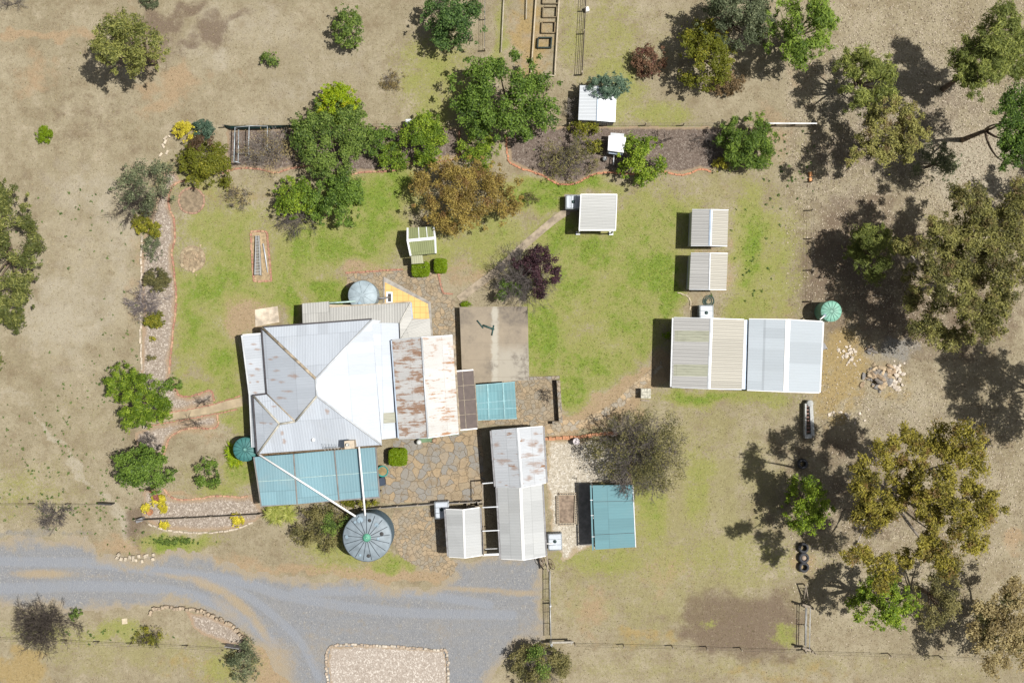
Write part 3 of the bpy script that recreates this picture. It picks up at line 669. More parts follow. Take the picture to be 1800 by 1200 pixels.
# west verandah
mb = MB(); v1, v2, v3, v4 = P(426.5, 589.5, 2.2), P(459.5, 587, 2.52), P(468.5, 690.5, 2.52), P(440, 694, 2.2)
mb.slab([v1, v2, v3, v4], .04); mb.slab([v4, P(446, 694, 2.45), P(451.5, 786, 2.45), P(443.5, 786, 2.2)], .04)
vr = mb.build('verandah_roof', M_zincv, house)
mb = MB(); gutter_run(mb, [v1 + Vector((-.06, 0, -.02)), v4 + Vector((-.06, 0, -.02)), P(443.2, 786, 2.18)], .12, .10); mb.build('gutter', M_flash, vr)
mb = MB(); mb.beam(v1 + Vector((0, .04, .02)), v2 + Vector((0, .04, .02)), .09, .10); mb.build('barge_board', M_pvc, vr)
for x, y in ((431,594),(434,630),(438,665),(443,692),(446,735),(448,780)):
    mb = MB(); g = P(x, y, 2.2); mb.box((g.x, g.y, 1.07), (.1, .1, 2.14)); mb.build('verandah_post', M_timber, house)
# north skillion and little rear pieces
mb = MB(); s = [P(531,533.4,2.25), P(578.7,529.5,2.25), P(579.3,540.3,2.3), P(722,531.6,2.3), P(702.5,567.4,2.62), P(655.6,569.5,2.62), P(652,564.5,2.6), P(532,571,2.62)]
mb.slab([s[0], s[1], P(579.3,568,2.62), P(532,571,2.62)], .04); mb.slab([P(579.5,540.3,2.3), s[3], s[4], P(579.5,568,2.62)], .04)
mb.slab([s[3], P(724,562,2.34), P(703.6,595.5,2.6), s[4]], .04); sk = mb.build('skillion_roof', M_skill, house)
mb = MB(); mb.slab([P(724.3,562,2.34), P(755.6,559.8,2.2), P(757.7,590,2.2), P(704.2,595.5,2.55)], .04); mb.build('skillion_roof', M_skill, house)
cap(s[3], s[4], m_plain('pale_hip', (.55, .54, .5), .6, .1), .12, 'ridge_cap', par=sk)
mb = MB(); gutter_run(mb, [P(579.3,539.5,2.28), P(722.6,530.8,2.28)], .10, .09); mb.build('gutter', M_flashr, sk)
mb = MB(); gutter_run(mb, [P(722.8,531.6,2.28), P(725,560,2.28)], .08, .09); mb.build('gutter', M_flashb, sk)
walls(house, [(p.x, p.y) for p in (P(534,538,2.3), P(577,535,2.3), P(718,537,2.3), P(720,558,2.3), P(750,562,2.3), P(752,590,2.3), P(690,592,2.3), P(540,572,2.3))], [2.1, 2.1, 2.1, 2.1, 2.05, 2.05, 2.3, 2.3], M_wall)
# rusty rear gable
g = [P(689,598,2.75), P(741,593.5,3.55), P(795.5,589.7,2.6), P(806.5,761,2.6), P(752.5,768.6,3.55), P(701.5,770,2.75)]
mb = MB(); mb.slab([g[0], g[5], g[4], g[1]], .05); mb.slab([g[1], g[4], g[3], g[2]], .05, 1); gr = mb.build('gable_roof', [M_rusty, M_rusty_sunlit], house); gr['label'] = 'rust streaked gable roof with a pale sunny side'
caps([(g[1], g[4])], M_flash, gr, .14)
mb = MB(); gutter_run(mb, [g[2] + Vector((.07, 0, -.03)), g[3] + Vector((.07, 0, -.03))], .13, .11); mb.build('gutter', M_flashr, gr)
mb = MB(); gutter_run(mb, [g[0] + Vector((-.05, 0, .0)), g[5] + Vector((-.05, 0, .0))], .09, .12); mb.build('gutter', M_flashb, gr)
for a, b, c_, dy in ((g[0], g[1], g[2], .03), (g[5], g[4], g[3], -.03)):
    mb = MB(); d = Vector((0, dy, .02)); mb.beam(a + d, b + d, .06, .14); mb.beam(b + d, c_ + d, .06, .14); mb.build('barge_board', M_flash, gr)
gi = inset(g, .25); walls(house, gi, [2.6, 3.4, 2.45, 2.45, 3.4, 2.6], M_wall)
mb = MB(); mb.slab([P(768,768,.6), P(806,763.5,.6), P(806,759,.6), P(768,763,.6)], .05); mb.slab([P(736,771,.5), P(762,769,.5), P(762,776,.5), P(736,778,.5)], .05); mb.build('step', m_plain('green_step', (.13,.21,.12), .7), house)
# chimney
ch = MB(); a = P(614.5, 781, 4.2); ch.box((a.x, a.y, 3.35), (.58, .46, 1.75), math.radians(5), 0); chm = ch.build('chimney', m_plain('chimney_brick', (.44, .35, .25), .9, 0, .25, 6), house)
ch = MB(); ch.box((a.x, a.y, 4.27), (.68, .56, .10), math.radians(5)); ch.build('chimney_cap', m_plain('chimney_render', (.50, .43, .34), .9), chm)
ch = MB(); ch.lathe((a.x - .1, a.y, 4.32), [(.12, 0), (.12, .22), (.09, .22), (.09, .02), (0, .02)], 14); ch.build('chimney_pot', m_plain('pot_grey', (.5, .5, .48), .8), chm)
# TV aerial lying along the gutter edge
ae = MB(); q0 = P(606, 786, 3.2); q1 = P(570, 787, 3.2); ae.tube([q1, q0], .025, 5)
for k in range(6):
    f = q1.lerp(q0, k / 6); ae.tube([f + Vector((-.12, .30 - .02 * k, 0)), f + Vector((.10, -.28, 0))], .014, 4)
ae.tube([q0, Vector((q0.x, q0.y, 2.75))], .025, 5)
tag(ae.build('tv_aerial', M_steel, None, (q0.x, q0.y, 0)), 'thin grey aerial lying over the south gutter beside the chimney', 'aerial')
# brown polycarbonate lean-to on the east side
bp = [P(801,653,2.45), P(832,650.5,2.35), P(839,752,2.35), P(807.5,755,2.45)]
mb = MB(); mb.slab(bp, .02, udir=(1, 0, 0)); ba = mb.build('awning', M_shadecloth, house); ba['label'] = 'dark brown see-through awning along the east wall'
for a_, b_ in ((bp[0] + Vector((0, .03, .03)), bp[1] + Vector((0, .03, .03))), (bp[2] + Vector((0, -.03, .03)), bp[3] + Vector((0, -.03, .03)))): mb = MB(); mb.beam(a_, b_, .09, .09); mb.build('end_rail', M_pvc, ba)
mb = MB(); mb.beam(bp[1] + Vector((.05, 0, .03)), bp[2] + Vector((.05, 0, .03)), .07, .08)
for f in (.25, .5, .75): mb.beam(bp[0].lerp(bp[3], f) + Vector((0, 0, .02)), bp[1].lerp(bp[2], f) + Vector((0, 0, .02)), .04, .03)
mb.beam(bp[0].lerp(bp[1], .38) + Vector((0, 0, .02)), bp[3].lerp(bp[2], .38) + Vector((0, 0, .02)), .05, .03)
mb.build('rail', M_timber, ba)
for q in (bp[1], bp[2]):
    mb = MB(); mb.box((q.x - .08, q.y, 1.15), (.09, .09, 2.3)); mb.build('awning_post', M_timber, ba)

# ------------------------------------------------------------------ teal patio roof south of the house
def awning(name, label, rows, h0, h1, mat, post_px, beams, cat='awning', beam_mat=M_walld, seam=True):
    r = thing(name, label, cat, base_of([p for row in rows for p in row], h0))
    for i in range(len(rows) - 1):
        (t0, b0), (t1, b1) = rows[i], rows[i + 1]
        a, b, c, d = P(*t0, h0), P(*t1, h0), P(*b1, h1), P(*b0, h1)
        e = (b - a).normalized() * .03
        mb = MB(); mb.slab([a + e, d + e, c - e, b - e], .03); mb.build('roof_panel', mat, r)
    for (x0, y0, x1, y1) in beams:
        mb = MB(); mb.beam(P(x0, y0, h0 + .05), P(x1, y1, h1 + .05), .09, .13); mb.build('beam', beam_mat, r)
    for x, y in post_px:
        q = P(x, y, h1); mb = MB(); mb.box((q.x, q.y, (h1 - .05) / 2), (.10, .10, h1 - .05)); mb.build('post', M_timber, r)
    return r
pt = awning('patio_roof', 'wide three panel teal patio roof along the south side of the farmhouse', [((446,803),(459,888)),((516,797.5),(522.5,885.5)),((587.5,791),(596,878)),((660,784),(667,872))], 2.36, 2.24, M_tealp, [(461,884),(523,882),(595,874),(664,868),(449,806),(659,788)],
            [(446,803,459,889),(516,797.5,522.5,886),(587.5,791,596,878.5),(660.3,784,667.3,872.5)])
mb = MB(); mb.beam(P(458,889.5,2.22), P(667.5,873.5,2.22), .09, .10); mb.build('gutter', M_gut, pt)
mb = MB(); mb.beam(P(452,846,2.335), P(520,842,2.335), .05, .02); mb.beam(P(520,840,2.335), P(664,829,2.335), .05, .02); mb.build('rail', m_plain('pale_seam', (.30, .42, .42), .6), pt)
# small teal shade roof in the courtyard
st = awning('shade_roof', 'small square teal shade roof in the stone courtyard east of the farmhouse', [((835,677.5),(839.6,738)),((857,675.5),(859.5,738)),((884,673.5),(887.5,736.5)),((905.5,671),(909,735))], 2.2, 2.1, M_teal2, [(837,680),(840,736),(904,674),(907,733)],
            [(857,675.5,859.5,738),(884,673.5,887.5,736.5)], beam_mat=m_plain('pale_teal_frame', (.24, .42, .45), .5))
for y0, y1, x0, x1 in ((677,671,835,905.5),(709,702,837.5,907),(719,717,838,908),(738,735,839.6,909)):
    mb = MB(); mb.beam(P(x0, y0, 2.2), P(x1, y1, 2.2), .06, .06); mb.build('rail', m_plain('teal_rail', (.20, .36, .40), .5), st)
# white downpipes from the roof to the big tank
for (x0, y0, x1, y1), lb in (((456,799,625,907), 'long white pipe slanting across the teal patio roof to the tank'), ((631,785,642,906), 'short straight white pipe crossing the teal patio roof to the tank')):
    mb = MB(); a, b = P(x0, y0, 2.70), P(x1, y1, 2.62); mb.tube([a, b], .07, 10); tag(mb.build('downpipe', M_pvc, None, (a.x, a.y, 0)), lb, 'pipe')

# ------------------------------------------------------------------ sheds
gable('machinery_shed', 'west half of the big double shed, cream ribs with two mottled skylight bands', (1184.5,558.5),(1250.5,560),(1308,562),(1303.5,683.6),(1246,682.5),(1181,679.7), 2.5, 2.95, M_deck_shaded, M_wallw, M_flash, gut=M_gutw, barge=M_flash, ins=.2, mats2=M_cream)
ms = bpy.data.objects['machinery_shed']; msr = [c for c in ms.children if c.name.startswith('roof')][0]
for y0, y1, xo in ((580.7, 600, 0), (640, 660.5, -2)):
    mb = MB(); e = .02; a, b, c, d = P(1186+xo,y0,2.5), P(1247.5+xo,y0+.8,2.93), P(1247+xo,y1+.8,2.93), P(1185.5+xo,y1,2.5)
    mb.slab([p + Vector((0, 0, e)) for p in (a, b, c, d)], .02); mb.build('skylight', M_fibre, msr)
mb = MB(); mb.slab([P(1308.6,562,2.42), P(1315.5,562,2.42), P(1312,684,2.42), P(1304.5,684,2.42)], .08, udir=(1, 0, 0)); mb.build('box_gutter', M_flashb, msr)
r_, ro_, q_ = gable('machinery_shed', 'east half of the big double shed, plain pale blue roof with a white ridge', (1316.5,561),(1385,562),(1446,565.5),(1440,689.5),(1381,687.8),(1313,685), 2.6, 2.85, M_blue, M_wallw, M_pvc, gut=M_gutw, barge=M_pvc, ins=.2, capw=.34, gutters=(0, 1))
mb = MB(); a = P(1447, 609, .5); mb.box((a.x, a.y, .55), (.35, .45, .06), .5); mb.box((a.x + .2, a.y, .3), (.05, .45, .5), .5); mb.build('hatch_box', M_gut, r_)
gable('garden_shed', 'upper of the two small matching cream ribbed sheds beside the lawn', (1216.7,369),(1250,369),(1280.6,370),(1278.5,432),(1248,431.3),(1214.5,431.3), 1.95, 2.2, M_deck_shaded, M_wallw, M_flashb, gut=None, barge=M_flash, ins=.06, mats2=M_cream)
gable('garden_shed', 'lower of the two small matching cream ribbed sheds, above the coiled hose', (1214.5,445.5),(1248,445.6),(1279.5,446),(1276.7,508.6),(1246.5,508.3),(1211.3,508), 1.95, 2.2, M_deck_shaded, M_wallw, M_flash, gut=None, barge=M_flash, ins=.06, capw=.1, mats2=M_cream)
gable('white_shed', 'brilliant white gabled shed under an overhanging grey green tree at the fence', (1019.4,150),(1051,151),(1084.4,152.5),(1081.4,214.7),(1049,212.3),(1016.4,211), 1.75, 2.1, M_whitesh, M_wallw, M_flashb, gut=None, ins=.05, capw=.1)
gable('carport_shed', 'old part rusted gabled shed at the head of the carport', (864,757),(909.4,753),(954,749.4),(960,847.6),(917,856),(871.5,855), 2.35, 3.0, M_halfrust, M_walld, M_flash, gut=M_gut, ins=.18, barge=M_flash)
r_, ro_, q_ = gable('carport', 'long clean grey gabled carport opening on to the gravel driveway', (874,856.5),(915,857.5),(952.5,851),(959,976),(920,983),(881,981), 2.2, 2.75, M_shed, M_walld, M_pvc, cat='carport', gut=M_gut, ins=.18, barge=M_flashw)
gable('small_shed', 'small grey gabled shed between the carport and the paving', (783.3,895),(814.5,896),(843,892),(847,974.7),(817,979.3),(789,977.5), 2.0, 2.4, M_shed, M_walld, M_pvc, gut=M_gut, ins=.12, barge=M_flashw, capw=.14)
# skillion shed with the concrete apron
sh = thing('garden_shed', 'square flat roofed grey shed at the end of the diagonal concrete path', 'shed', base_of([(1021,341.6),(1084.5,341.6),(1082,405),(1018,405)], 2.1))
q = [P(1021,341.6,2.05), P(1084.5,341.6,2.2), P(1082,405,2.2), P(1018,405,2.05)]
walls(sh, inset([q[0], q[1], P(1082,399,2.2), P(1018,399,2.05)], .15), [1.93, 2.05, 2.05, 1.93], M_walld)
mb = MB(); mb.slab(q, .05); ro_ = mb.build('roof', m_metal('grey_deck', (.44, .45, .44), .55, .15, .2, .016, dirt=.08, line=.2, lap=9), sh)
mb = MB()
for a, b in zip(q, q[1:] + q[:1]): mb.beam(a + Vector((0, 0, .03)), b + Vector((0, 0, .03)), .06, .11)
mb.build('barge_board', M_flashw, ro_)
for x, y in ((1018.5,404.5),(1078,405)):
    a = P(x, y, 2.05); mb = MB(); mb.box((a.x, a.y - .05, 1), (.09, .09, 1.98)); mb.build('post', M_steel, sh)
    mb = MB(); mb.box((a.x, a.y - .05, .10), (.3, .25, .2)); mb.build('footing', M_flash, sh)
# green outhouse, ridge running east-west
oh = thing('outhouse', 'little green corrugated outhouse with white edges above two clipped bushes', 'outhouse', base_of([(716.6,400),(765,400),(765,445),(722,449)], 2))
n1, n2 = P(716.6,400.5,1.85), P(762,398.3,1.85); t1, t2 = P(716.5,423,2.3), P(765,418.5,2.3); b1, b2 = P(722,449.5,1.85), P(766,445,1.85)
walls(oh, inset([n1, t1, b1, b2, t2, n2], .07), [1.75, 2.2, 1.75, 1.75, 2.2, 1.75], M_wallw)
mb = MB(); mb.slab([n1, t1, t2, n2], .04); mb.slab([t1, b1, b2, t2], .04); ro_ = mb.build('roof', M_green, oh)
M_edge = m_plain('outhouse_white', (.70, .73, .74), .5, .05, .12, 4)
for L in ([n1, t1, b1], [n2, t2, b2], [t1, t2]):
    mb = MB(); gutter_run(mb, [p + Vector((0, 0, .04)) for p in L], .2 if len(L) == 2 else .13, .06); mb.build('barge_board', M_edge, ro_)
for f in (.42, .72):
    mb = MB(); mb.beam(n1.lerp(n2, f) + Vector((0, 0, .03)), t1.lerp(t2, f) + Vector((0, 0, .03)), .06, .03); mb.build('batten', M_edge, ro_)
mb = MB(); mb.slab([P(722.5,450,1.8), P(742.5,448.5,1.8), P(744.5,462.5,1.7), P(723.5,464,1.7)], .03); mb.build('porch_roof', m_metal('porch_sheet', (.38, .39, .25), .6, 0, .16, .012, dirt=.3, line=.2), oh)
for x, y in ((724,463),(744,461.5)):
    a = P(x, y, 1.7); mb = MB(); mb.box((a.x, a.y, .83), (.06, .06, 1.66)); mb.build('post', M_timber, oh)
# teal open shed on its concrete pad
ts = thing('pergola_shed', 'teal skillion roofed open shed beside the white gravel, leafless shadow on its corner', 'shed', base_of([(1038,853),(1113,852),(1117,961),(1041,966)], 2.4))
mb = MB(); tq = [P(1041.5,852.5,2.35), P(1113,852,2.5), P(1117.8,961,2.5), P(1046.5,965.5,2.35)]; mb.slab(tq, .05); tr = mb.build('roof', M_teal, ts)
for f in (.255, .77):
    mb = MB(); mb.beam(tq[0].lerp(tq[3], f) + Vector((0, 0, .02)), tq[1].lerp(tq[2], f) + Vector((0, 0, .02)), .025, .02); mb.build('lap_strip', M_dark, tr)
mb = MB(); mb.beam(P(1038.5,852.5,2.28), P(1042.3,966.5,2.28), .11, .10); mb.build('gutter', M_teal, tr)
mb = MB(); mb.beam(P(1112.5,852,2.52), P(1117.5,961.3,2.52), .06, .10); mb.build('gutter', M_flash, tr)
for f in (.23, .47, .8):
    mb = MB(); a = tq[0].lerp(tq[3], f); mb.box((a.x - .06, a.y, 2.3), (.3, .05, .04)); mb.build('bracket', M_flash, tr)
for x, y in ((1042,855),(1044,910),(1046,962),(1111,855),(1113,908),(1115,957)):
    a = P(x, y, 2.3); mb = MB(); mb.box((a.x, a.y, 1.15), (.10, .10, 2.3)); mb.build('post', M_steel, ts)
a = [P(1104,858,2.4), P(1112,858,2.4), P(1115,957,2.4), P(1107,957,2.4)]
walls(ts, [(p.x, p.y) for p in a], [2.3] * 4, M_walld)
# pergola frame between small shed and carport
pf = thing('pergola', 'bare steel frame of cross rails over the dark gap beside the carport', 'pergola', (P(862, 910).x, P(862, 910).y, 0))
for y, y2 in ((849.5,847),(891.5,890),(933,931.5)):
    mb = MB(); mb.beam(P(848,y,2.2), P(878,y2,2.2), .07, .07); mb.build('rail', M_flash, pf)
mb = MB(); mb.beam(P(848,975,2.1), P(880,973.5,2.1), .14, .10); mb.build('rail', M_flashw, pf)
mb = MB(); mb.beam(P(853,964.5,1.9), P(878,963.5,1.9), .05, .05); mb.build('rail', M_steel, pf)
mb = MB(); mb.beam(P(848.5,850,2.15), P(850.5,976,2.15), .06, .06); mb.build('rail', M_timber, pf)
for y in (850, 892, 933, 974):
    a = P(849.5, y, 2.1); mb = MB(); mb.box((a.x, a.y, 1.05), (.07, .07, 2.1)); mb.build('post', M_timber, pf)
# concrete tank roof with the broken clothes hoist lying on it
def m_stained():
    t = NT('stained_concrete'); p = t.pos(); n = t.noise(p, .45, 6, .65); n2 = t.noise(p, 3, 6, .7)
    c = t.mix(t.step(n, .35, .65), (.285, .242, .185), (.215, .185, .145)); c = t.mix(t.math('MULTIPLY', t.step(n2, .45, .75), .55), c, (.315, .27, .205))
    sp = t.n('ShaderNodeSeparateXYZ'); t.put(sp.inputs[0], p); x, y = sp.outputs[0], sp.outputs[1]
    xx = t.math('ADD', x, t.math('MULTIPLY', t.math('SUBTRACT', n2, .5), .5))
    band = t.step(t.math('ABSOLUTE', t.math('SUBTRACT', xx, P(870, 0, .9).x)), .35, .1); c = t.mix(t.math('MULTIPLY', band, .75), c, (.42, .405, .35))
    se = t.math('MULTIPLY', t.step(xx, P(868, 0, .9).x, P(880, 0, .9).x), t.step(t.math('ADD', y, n2), P(0, 605, .9).y + .8, P(0, 622, .9).y + .3)); c = t.mix(t.math('MULTIPLY', se, .7), c, (.37, .35, .30))
    fr = t.math('FRACT', t.math('DIVIDE', t.math('ADD', y, .1), 1.25)); c = t.mix(t.math('MULTIPLY', t.math('LESS_THAN', fr, .02), .5), c, (.2, .17, .13))
    blk = t.math('MULTIPLY', t.step(n, .48, .62), t.step(n2, .4, .6)); c = t.mix(t.math('MULTIPLY', blk, .8), c, (.15, .13, .11))
    return t.done(t.bsdf(c, .9, 0, t.bump(n2, .01, .5), .2))
k = thing('cistern', 'raised square concrete tank top with stains and a pale central band', 'water tank', (P(870, 605).x, P(870, 605).y, 0))
cq = [P(808.6,540.3,.95), P(926.7,539.5,.95), P(929.5,668,.95), P(836,674,.95), P(812.5,652,.95)]
cq = [P(808.6,540.3,.95), P(926.7,539.5,.95), P(929.3,667,.95), P(813.5,672.5,.95)]
mb = MB(); mb.prism([(p.x, p.y) for p in reversed(cq)], 0, [.93] * 4); mb.build('wall', m_plain('tank_wall', (.30, .27, .22), .9), k)
mb = MB(); mb.slab([p + (p - Vector((P(870,605,.95).x, P(870,605,.95).y, .95))).normalized() * .05 for p in cq], .09); mb.build('lid', m_stained(), k)
ho = MB(); M_hoist = m_plain('dark_green_pipe', (.03, .075, .07), .5, 0, .2, 5); z = 1.0
for (x0, y0, x1, y1), r in (((838.5,563,849.5,576.5), .05), ((849,571.5,867.5,578.5), .07), ((868,571.5,864.5,589.5), .05), ((864,578,869,578.5), .06)):
    ho.tube([P(x0, y0, z), P(x1, y1, z)], r, 8)
tag(ho.build('clothes_hoist', M_hoist, None, tuple(P(858, 576, .95))), 'broken dark green pipe frame lying on the stained concrete tank top', 'clothes hoist')
# ================================================================== TANKS, GATES, FURNITURE
def tank(label, cx, cy, rpx, h, col, ribs, hub=None, cone=.22, hatches=(), ringed=True, lid_col=None, rib_col=None, group='round rainwater tanks', ribw=.035):
    c = P(cx, cy, h); r = rpx / S * (H - h) / H
    t = thing('water_tank', label, 'water tank', (c.x, c.y, 0), group)
    m = m_plain('tank_plastic', col, .5, 0, .15, 2, .4); ml = m if lid_col is None else m_plain('tank_lid', lid_col, .55, 0, .2, 2, .4)
    mr = ml if rib_col is None else m_plain('tank_rib', rib_col, .6, 0, .2, 3)
    mb = MB(); prof = [(r * .97, 0)]
    n = 12 if ringed else 2
    for i in range(n):
        z0 = h * i / n; prof += [(r * .985, z0 + .02), (r, z0 + h / n * .5), (r * .985, z0 + h / n - .02)]
    mb.lathe((c.x, c.y, 0), prof, 48); mb.build('wall', m, t)
    mb = MB(); mb.lathe((c.x, c.y, h), [(r * 1.0, -.05), (r * 1.02, .0), (r * .97, .05), (r * .6, .05 + cone * .5), (r * .15, cone), (0, cone + .01)], 48); lid = mb.build('lid', ml, t)
    for i in range(ribs):
        a = 6.28319 * (i + .3) / ribs; d = Vector((math.cos(a), math.sin(a), 0))
        mb = MB(); e = Vector((c.x, c.y, h))
        pts = [e + d * r * .14 + Vector((0, 0, cone + .012)), e + d * r * .6 + Vector((0, 0, .05 + cone * .5 + .018)), e + d * r * .95 + Vector((0, 0, .065))]
        mb.tube(pts, ribw, 5); mb.build('rib', mr, lid)
    if hub is not None:
        mb = MB(); mb.lathe((c.x, c.y, h + cone), [(r * .17, -.03), (r * .17, .05), (r * .10, .11), (0, .13)], 20); hb = mb.build('hub', m_plain('tank_hub', hub, .5, 0, .3, 6), t)
        mb = MB()
        for i in range(12):
            a = 6.28319 * i / 12; mb.tube([(c.x, c.y, h + cone + .12), (c.x + math.cos(a) * r * .19, c.y + math.sin(a) * r * .19, h + cone + .01)], .018, 4)
        mb.build('hub_rib', m_plain('tank_hub_pale', (.50, .66, .60), .5), hb)
    for (x, y, rp, dk) in hatches:
        q = P(x, y, h + .05); d = math.hypot(q.x - c.x, q.y - c.y) / r; z = h + .06 + cone * max(0, (1 - d)) * .9
        mb = MB(); rr = rp / S; mb.lathe((q.x, q.y, z), [(rr, -.05), (rr, .04), (rr * .8, .05), (0, .05)], 16); mb.build('hatch', M_dark if dk else m_plain('hatch_blue', (.23, .31, .37), .6), lid)
    return t, c, r
tank('huge round slate blue tank with radial ribs and a green hub, below the patio roof', 645.5, 943.5, 42.5, 2.45, (.085, .14, .185), 17, (.10, .32, .22), .28,
     [(633,913,5.5,0),(650,914,3,1),(662,922,4,0),(671,937.5,3.6,1),(609.5,943,3.2,0),(648,976,3.2,1),(633,975,2.4,0),(665,946,2.6,0),(624,917,2.4,0)], True, (.195, .24, .275), (.055, .07, .085), ribw=.022)
t_, c_, rr_ = tank('pale sea green round tank beside the north east corner of the double shed', 1461, 547, 18.2, 1.95, (.15, .33, .245), 14, None, .16, [(1449.5,554.5,3,0)], True, (.20, .42, .33), (.11, .25, .20), ribw=.018)
mb = MB(); mb.tube([P(1441,562,2.2), P(1449,555,2.15)], .05, 8); tag(mb.build('downpipe', M_pvc, None, tuple(P(1441,562,2.2))), 'stubby white pipe joining the double shed to the sea green tank', 'pipe')
t_, c_, rr_ = tank('smooth grey round tank behind the farmhouse by the yellow terrace', 637.5, 518.7, 25.5, 1.75, (.27, .33, .36), 8, None, .18, [(632,533,3,0)], True, (.30, .37, .41), (.24, .30, .335), ribw=.012)
mb = MB(); mb.tube([P(578,532.5,2.25), P(625,529.5,2.1)], .06, 8); tag(mb.build('downpipe', m_plain('pipe_green_white', (.42, .56, .52), .5), None, tuple(P(578,532.5,2.25))), 'slim pale green pipe from the back roof to the grey tank', 'pipe')
mb = MB(); mb.tube([P(662,524,1.2), P(676,524,1.2), P(686,522,.5)], .07, 8); tag(mb.build('pipe', M_gut, None, tuple(P(662,524,0))), 'short grey pipe between the grey tank and the terrace drain', 'pipe')
tank('dark bottle green round tank tucked under the west eave of the farmhouse', 431, 789.5, 21, 1.85, (.035, .13, .125), 14, (.10, .26, .24), .16, [], True, (.05, .17, .165), (.035, .12, .12), ribw=.025)
# terrace drain frame
fr = thing('floor_hatch', 'white framed dark opening in the yellow terrace', 'hatch', tuple(P(684, 522.5, .12)))
mb = MB(); mb.slab([P(678.5,513,.15), P(690,513,.15), P(690,532,.15), P(678.5,532,.15)], .06); mb.build('frame', M_pvc, fr)
mb = MB(); mb.slab([P(682,516,.17), P(687.5,516,.17), P(687.5,530,.17), P(682,530,.17)], .03); mb.build('cover', M_dark, fr)

# IBC totes
M_ibc = m_plain('tote_plastic', (.43, .475, .53), .4, 0, .08, 2, .5)
M_cage = m_plain('tote_cage', (.50, .54, .57), .45, .3, .1, 4)
def ibc():
    r = thing('liquid_tote', 'x', 'water container', (0, 0, 0), 'white caged water containers')
    mb = MB(); mb.box((0, 0, .62), (.96, 1.16, .92), 0, 0, .07)
    for y in (-.28, .02, .30): mb.box((0, y, 1.085), (.80, .05, .03), 0, 0)
    b = mb.build('bottle', M_ibc, r)
    mb = MB(); mb.lathe((0, .05, 1.07), [(.12, 0), (.12, .08), (.05, .1), (0, .1)], 14); mb.build('cap', m_plain('tote_cap', (.02, .05, .05), .5), b)
    mb = MB(); x, y = .5, .6
    for z in (.18, .42, .66, .9, 1.12): mb.tube([(-x, -y, z), (x, -y, z), (x, y, z), (-x, y, z), (-x, -y, z)], .014, 4)
    for i in range(6):
        u = -1 + 2 * i / 5
        for s_ in (-1, 1):
            mb.tube([(u * x, s_ * y, .14), (u * x, s_ * y, 1.12)], .012, 4); mb.tube([(s_ * x, u * y, .14), (s_ * x, u * y, 1.12)], .012, 4)
    for yy in (-.2, .2): mb.tube([(-x, yy, 1.125), (x, yy, 1.125)], .016, 4)
    mb.build('cage', M_cage, r)
    mb = MB()
    for xx in (-.42, 0, .42): mb.box((xx, 0, .05), (.12, 1.2, .1))
    for yy in (-.5, 0, .5): mb.box((0, yy, .125), (1.0, .16, .05))
    mb.build('pallet', M_timber, r); return r
i0 = ibc()
def put_ibc(x, y, rz, label, first=False):
    c = P(x, y, 1.0); r = i0 if first else dup(i0, (0, 0, 0)); r.location = (c.x, c.y, 0); r.rotation_euler = (0, 0, rz); r['label'] = label; return r
put_ibc(975.5, 952, .03, 'white caged water container standing east of the carport by the gate', True)
put_ibc(776.5, 896, .05, 'white caged water container half hidden behind the small shed by the paving')
put_ibc(1241.5, 551, .0, 'white caged water container on the north wall of the cream ribbed shed')
put_ibc(1009, 355, 1.5708, 'white caged water container beside the flat roofed shed at the path end')
mb = MB(); mb.tube([P(959,955,1.3), P(972,955,1.2)], .04, 6); tag(mb.build('pipe', M_pvc, None, tuple(P(959,955,1.3))), 'short white pipe from the carport wall into the container', 'pipe')

# white box trailer by the top garden
tr = thing('box_trailer', 'small white box trailer with a thin drawbar in the mulched top bed', 'trailer', tuple(P(1084, 254, 0)))
q = [P(1070,238.5,1.7), P(1100.5,241.5,1.7), P(1096.5,268.5,1.7), P(1068.5,264.5,1.7)]
walls(tr, inset(q, .04), [1.66] * 4, M_wallw, 'body')
mb = MB(); mb.slab(q, .05); mb.build('roof', m_plain('trailer_white', (.82, .83, .84), .4), tr)
mb = MB(); mb.slab([P(1073.5,233.5,1.3), P(1097,235,1.3), P(1097,242,1.35), P(1073,239.5,1.35)], .04); mb.build('hood', M_flash, tr)
mb = MB(); mb.slab([P(1070,265,1.2), P(1096,269,1.2), P(1094,273,1.1), P(1070,270,1.1)], .05); mb.build('shelf', M_flashb, tr)
mb = MB(); mb.tube([P(1079.5,268,.55), P(1078,290,.55)], .04, 6); mb.tube([P(1078,290,.55), P(1078,290,0)], .03, 6); mb.build('drawbar', M_flash, tr)
for x in (1071, 1096):
    c = P(x, 255, .3); mb = MB(); mb.tube([(c.x - .09, c.y, .3), (c.x + .09, c.y, .3)], .3, 18); mb.build('wheel', M_dark, tr)
mb = MB(); c = P(1063.5, 278.5, .5); mb.lathe((c.x, c.y, 0), [(.16, 0), (.17, .4), (.12, .5), (.06, .52), (.06, .6), (0, .6)], 16)
tag(mb.build('gas_bottle', M_flash, None, (c.x, c.y, 0)), 'squat grey gas bottle beside the white box trailer', 'gas bottle')
mb = MB(); c = P(1032, 16, .4); mb.box((c.x, c.y, .22), (.3, .34, .42), .3, 0, .04); mb.box((c.x + .02, c.y + .0, .46), (.22, .22, .05), .3); tag(mb.build('white_crate', M_pvc, None, (c.x, c.y, 0)), 'white crate against the fence at the top edge', 'crate')
mb = MB(); c = P(718, 215.5, .8); mb.box((c.x, c.y, .45), (.45, .5, .9), .05, 0, .05); mb.box((c.x, c.y, .93), (.3, .3, .06), .05); tag(mb.build('hive_box', m_plain('hive_white', (.62, .66, .68), .6), None, (c.x, c.y, 0)), 'small white box on the fence line beside a bright green tree', 'box')

